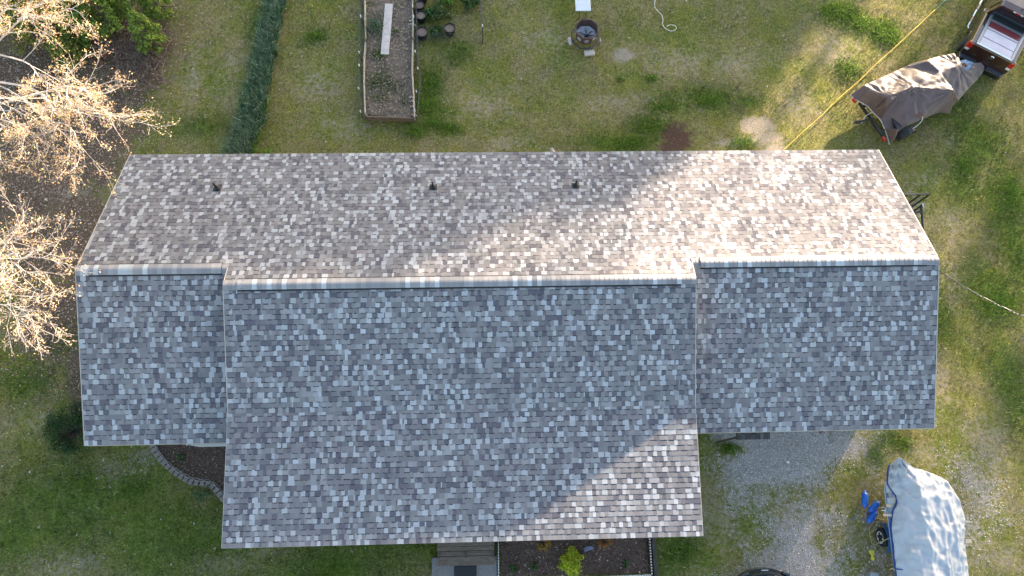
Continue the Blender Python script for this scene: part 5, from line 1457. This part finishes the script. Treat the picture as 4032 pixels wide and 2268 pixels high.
pal_d = np.array([(.33, .265, .125), (.42, .345, .18), (.24, .19, .085)]); pal_g = np.array([(.11, .15, .024), (.16, .2, .035), (.075, .105, .016)]); pal_l = np.array([(.12, .185, .025), (.17, .25, .04), (.08, .13, .018)]); pal_y = np.array([(.21, .21, .03), (.17, .175, .024), (.26, .245, .05)])
ri = RS.randint(0, 3, len(x)); c0 = pal_g[ri]
sel = RS.rand(len(x)) < np.clip((dryn - .42) * 4.5, .1, .85); c0[sel] = pal_d[ri[sel]]
yn = fbm(x, y, .8, 51); sel = RS.rand(len(x)) < np.clip((yn - .44) * 4, 0, .75); c0[sel] = pal_y[ri[sel]]
sel = RS.rand(len(x)) < np.clip(ml_ * .95, 0, .92); c0[sel] = pal_l[ri[sel]]
sel = RS.rand(len(x)) < np.clip(mbk_ * 1.2, 0, .9); c0[sel] = pal_d[ri[sel]] * 1.15
V, F, C = blades(x, y, gz(x, y), (.03, .085), [(1, 1, 1)], lean=1.6, wid=.008)
n = len(x); clf = (.15 + 1.7 * (vnoise(x, y, 11, 71) * .6 + vnoise(x, y, 5, 72) * .4))[:, None]; C = np.concatenate([c0 * clf * (.6 + .8 * RS.rand(n, 1))] * 2, 0)
# taller where lush
tall = np.repeat(1 + 1.0 * ml_ * (.4 + fbm(x, y, 2.5, 61)), 6); g0 = np.repeat(gz(x, y), 6); V[:, 2] = g0 + (V[:, 2] - g0) * tall
o = obj_np('lawn_grass', V, F, M['blade'], C); tag(o, 'patchy green and straw-coloured lawn grass around the house', 'grass', kind='stuff')
print('blades', n)
parts = []
for px, py, rx, ry, n in ((3300, 40, .9, .5, 1500), (3400, 90, .5, .4, 700), (3490, 130, .6, .6, 1500), (3340, 270, .6, .5, 600), (2560, 500, .7, .5, 900), (2600, 420, .6, .3, 450), (2500, 560, .9, .3, 700), (1680, 410, .5, .4, 700), (1700, 330, .4, .7, 600), (1760, 500, .5, .25, 500),
                          (1700, 480, .4, .3, 500), (1640, 520, .4, .3, 350), (2570, 305, .22, .16, 160), (2440, 310, .12, .12, 60), (2920, 560, .6, .2, 400), (2790, 400, .6, .4, 500), (2870, 1765, .35, .16, 300), (3450, 1790, .4, .4, 350), (3560, 1750, .4, .3, 300), (350, 1880, .3, .4, 250), (520, 1930, .5, .4, 300), (1240, 140, .5, .3, 350), (2700, 2170, .5, .4, 500), (3920, 1200, .8, .7, 700), (3990, 760, .5, .9, 700), (260, 1900, .5, .3, 260), (3800, 640, .5, .6, 400)):
    c = P(px, py, 0); parts.append(grass_patch(c.x, c.y, rx, ry, n, (.05, .15), [(.12, .22, .02), (.17, .3, .035), (.085, .16, .015), (.21, .34, .045)], -.04, lean=1.1, wid=.009))
V, F, C = merge(parts)
o = obj_np('weed_clumps', V, F, M['blade'], C); tag(o, 'brighter green weedy clumps standing out of the lawn', 'grass', kind='stuff')
# leaf litter
n = 85000; x = -22 + RS.rand(n) * 17; y = -4 + RS.rand(n) * 19
k = keep_mask(x, y) & visible(x, y); x, y = x[k], y[k]; mt_ = masks(x, y)[4]
k = RS.rand(len(x)) < np.clip(mt_ * (.25 + 1.2 * fbm(x, y, 1.1, 71)), .025, 1); x, y = x[k], y[k]
o = scatter_chips('leaf_litter', None, np.stack([x, y, gz(x, y)], 1), (.04, .10), [(.28, .175, .125), (.2, .12, .085), (.36, .25, .19), (.13, .085, .065), (.45, .35, .28)], .7, 'litter', .02); tag(o, 'brown fallen leaves covering the ground left of the house', 'fallen leaves', kind='stuff')
n = 2600; x = -20 + RS.rand(n) * 42; y = -10 + RS.rand(n) * 24; k = keep_mask(x, y) & visible(x, y); x, y = x[k], y[k]
k = RS.rand(len(x)) < np.where(x < -6, .8, .3); x, y = x[k], y[k]
o = scatter_chips('stray_leaves', None, np.stack([x, y, gz(x, y) + .03], 1), (.05, .11), [(.36, .3, .22), (.3, .23, .16), (.44, .4, .32), (.24, .17, .12)], .6, 'litter', .02); tag(o, 'dry leaves strewn singly over the lawns', 'fallen leaves', kind='stuff')
# gravel stones
n = 90000; c0_, c1_ = P(2700, 1690), P(4032, 2268); x = c0_.x + RS.rand(n) * (18 - c0_.x); y = -10.2 + RS.rand(n) * 6.6
k = keep_mask(x, y) & visible(x, y); x, y = x[k], y[k]; mg_ = masks(x, y)[3]
k = RS.rand(len(x)) < np.clip(mg_ ** 1.8 * (.4 + fbm(x, y, 2.1, 81)), 0, 1); x, y = x[k], y[k]; n = len(x)
r = .008 + .016 * RS.rand(n) ** 2; z = gz(x, y) + r * .4; a = RS.rand(n) * 6.283
V = []
for j in range(4): V.append(np.stack([x + r * np.cos(a + j * 1.571) * (.7 + .6 * RS.rand(n)), y + r * np.sin(a + j * 1.571) * (.7 + .6 * RS.rand(n)), z - r * .3], 1))
V.append(np.stack([x + r * .3 * (RS.rand(n) - .5), y + r * .3 * (RS.rand(n) - .5), z + r * .7], 1))
V = np.stack(V, 1).reshape(-1, 3); b0 = np.arange(n)[:, None] * 5
F = np.concatenate([b0 + np.array([[j, (j + 1) % 4, 4]]) for j in range(4)], 0)
pc_ = np.array([(.58, .53, .49), (.4, .36, .33), (.7, .66, .62), (.27, .24, .22), (.52, .46, .41)]); C = pc_[RS.randint(0, 5, n)] * (.75 + .5 * RS.rand(n, 1)); C = np.concatenate([C] * 4, 0)
o = obj_np('gravel', V, F, M['pebble'], C); tag(o, 'grey gravel of the drive below the right wing', 'gravel', kind='stuff')
n = 160; x = P(560, 1800).x + RS.normal(size=n) * .22; y = P(560, 1800).y + RS.normal(size=n) * .16
o = scatter_chips('pebbles', None, np.stack([x, y, gz(x, y)], 1), (.015, .045), [(.42, .38, .34), (.33, .29, .26), (.55, .52, .48)], .4, 'pebble', .012); tag(o, 'spill of white pebbles beside the paver stones', 'gravel', kind='stuff')

# ------------------------------------------------------------------ tall trees out of frame, towards the low sun, foliage placed to filter it
EP = Vector((math.cos(az), -math.sin(az), 0)); EQ = Vector((-math.sin(el) * math.sin(az), -math.sin(el) * math.cos(az), math.cos(el)))
TTREES = [(-21.5, 82), (-18, 90), (-14.5, 80), (-11, 88), (-7.8, 79), (-4.6, 86), (-1.6, 81), (1.4, 88), (4.4, 83), (7.4, 90), (10.4, 80), (13.4, 87), (16.6, 82), (19.8, 88), (23, 84)]
def tau_field(p, q):
    """how thick the foliage is that the sun has to pass, across (p) and up (q)"""
    nz = .45 + 1.1 * fbm(p * 1.0, q * 3.2, .55, 91)
    top = np.interp(p, [-30, -12, -8, -2.2, -.6, 2.0, 3.0, 3.6], [7.4, 7.3, 7.0, 6.1, 4.9, 3.4, .6, -6])
    top = top + (fbm(p * 1.0, q * 0, 1.1, 92) - .5) * 1.2
    thick = np.clip((top - q) / 1.1, 0, 1) * 3.4 * nz
    thin_top = np.interp(p, [-30, -1, 2.5, 3.2, 10, 30], [7.9, 7.9, 5.6, 4.65, 3.55, 1.5])
    thin = np.clip((thin_top - q) / .5, 0, 1) * np.where((p > 3.2) & (p < 7.2) & (q < -1.2), .08, np.where(p > 2.5, .36, .85))  # thin veil of leaves added to dim the sunlit back roof
    rt = np.clip((np.interp(p, [7.2, 8.2, 10, 11.2, 24], [-6, -1.7, -1.2, 1.9, 2.2]) - q) / .8, 0, 1) * np.where(p > 12, np.where(q < -.6, .5, 1.3), .85) * nz
    return thick + thin + rt
nS = 540000
pS = -23.5 + RS.rand(nS) * 48; qS = -6 + RS.rand(nS) * 14
k = RS.rand(nS) < tau_field(pS, qS) / 7.0; pS, qS = pS[k], qS[k]
# one leaf of mean length .3 hides about .0125 m2; thin the set so that leaf area matches
want = 0.0
tp_ = np.array([t[0] for t in TTREES]); own = np.argmin(np.abs(pS[:, None] - tp_[None]) + RS.rand(len(pS), len(tp_)) * 1.6, 1)
NUMS = ['one', 'two', 'three', 'four', 'five', 'six', 'seven', 'eight', 'nine', 'ten', 'eleven', 'twelve', 'thirteen', 'fourteen', 'fifteen']
print('shade leaves', len(pS))
for i, (p0_, t0_) in enumerate(TTREES):
    m = own == i
    tt = t0_ + RS.normal(size=m.sum()) * 1.6
    pos = pS[m][:, None] * np.array(EP) + qS[m][:, None] * np.array(EQ) + tt[:, None] * np.array(SDIR)
    cen = EP * p0_ + SDIR * t0_; base = Vector((cen.x, cen.y, 0)); hz_ = float(pos[:, 2].max())
    e_ = empty('tall_tree', base, 0, 'tall tree beyond the back lawn, standing out of view, crown shaped to filter the sun', 'tree', 'tall trees beyond the back lawn')
    tk = MB(); tk.tube([base, base + Vector((.2, 0, hz_ * .4)), base + Vector((0, .1, hz_ * .93))], [.3, .2, .03], 8); tk.build('trunk', M['bark_dark'], e_)
    bb = MB()
    for q in pos[RS.randint(0, len(pos), 40)]:
        bb.tube([base + Vector((0, 0, float(q[2]) * .8)), Vector(q)], [.05, .012], 4, caps=False)
    bb.build('branches', M['bark_dark'], e_)
    V, F, C = leaf_quads(pos, RS.normal(size=pos.shape), (.2, .34), [(.06, .09, .02), (.09, .1, .025), (.05, .07, .015)])
    obj_np('crown', V, F, M['leaf'], C, e_)
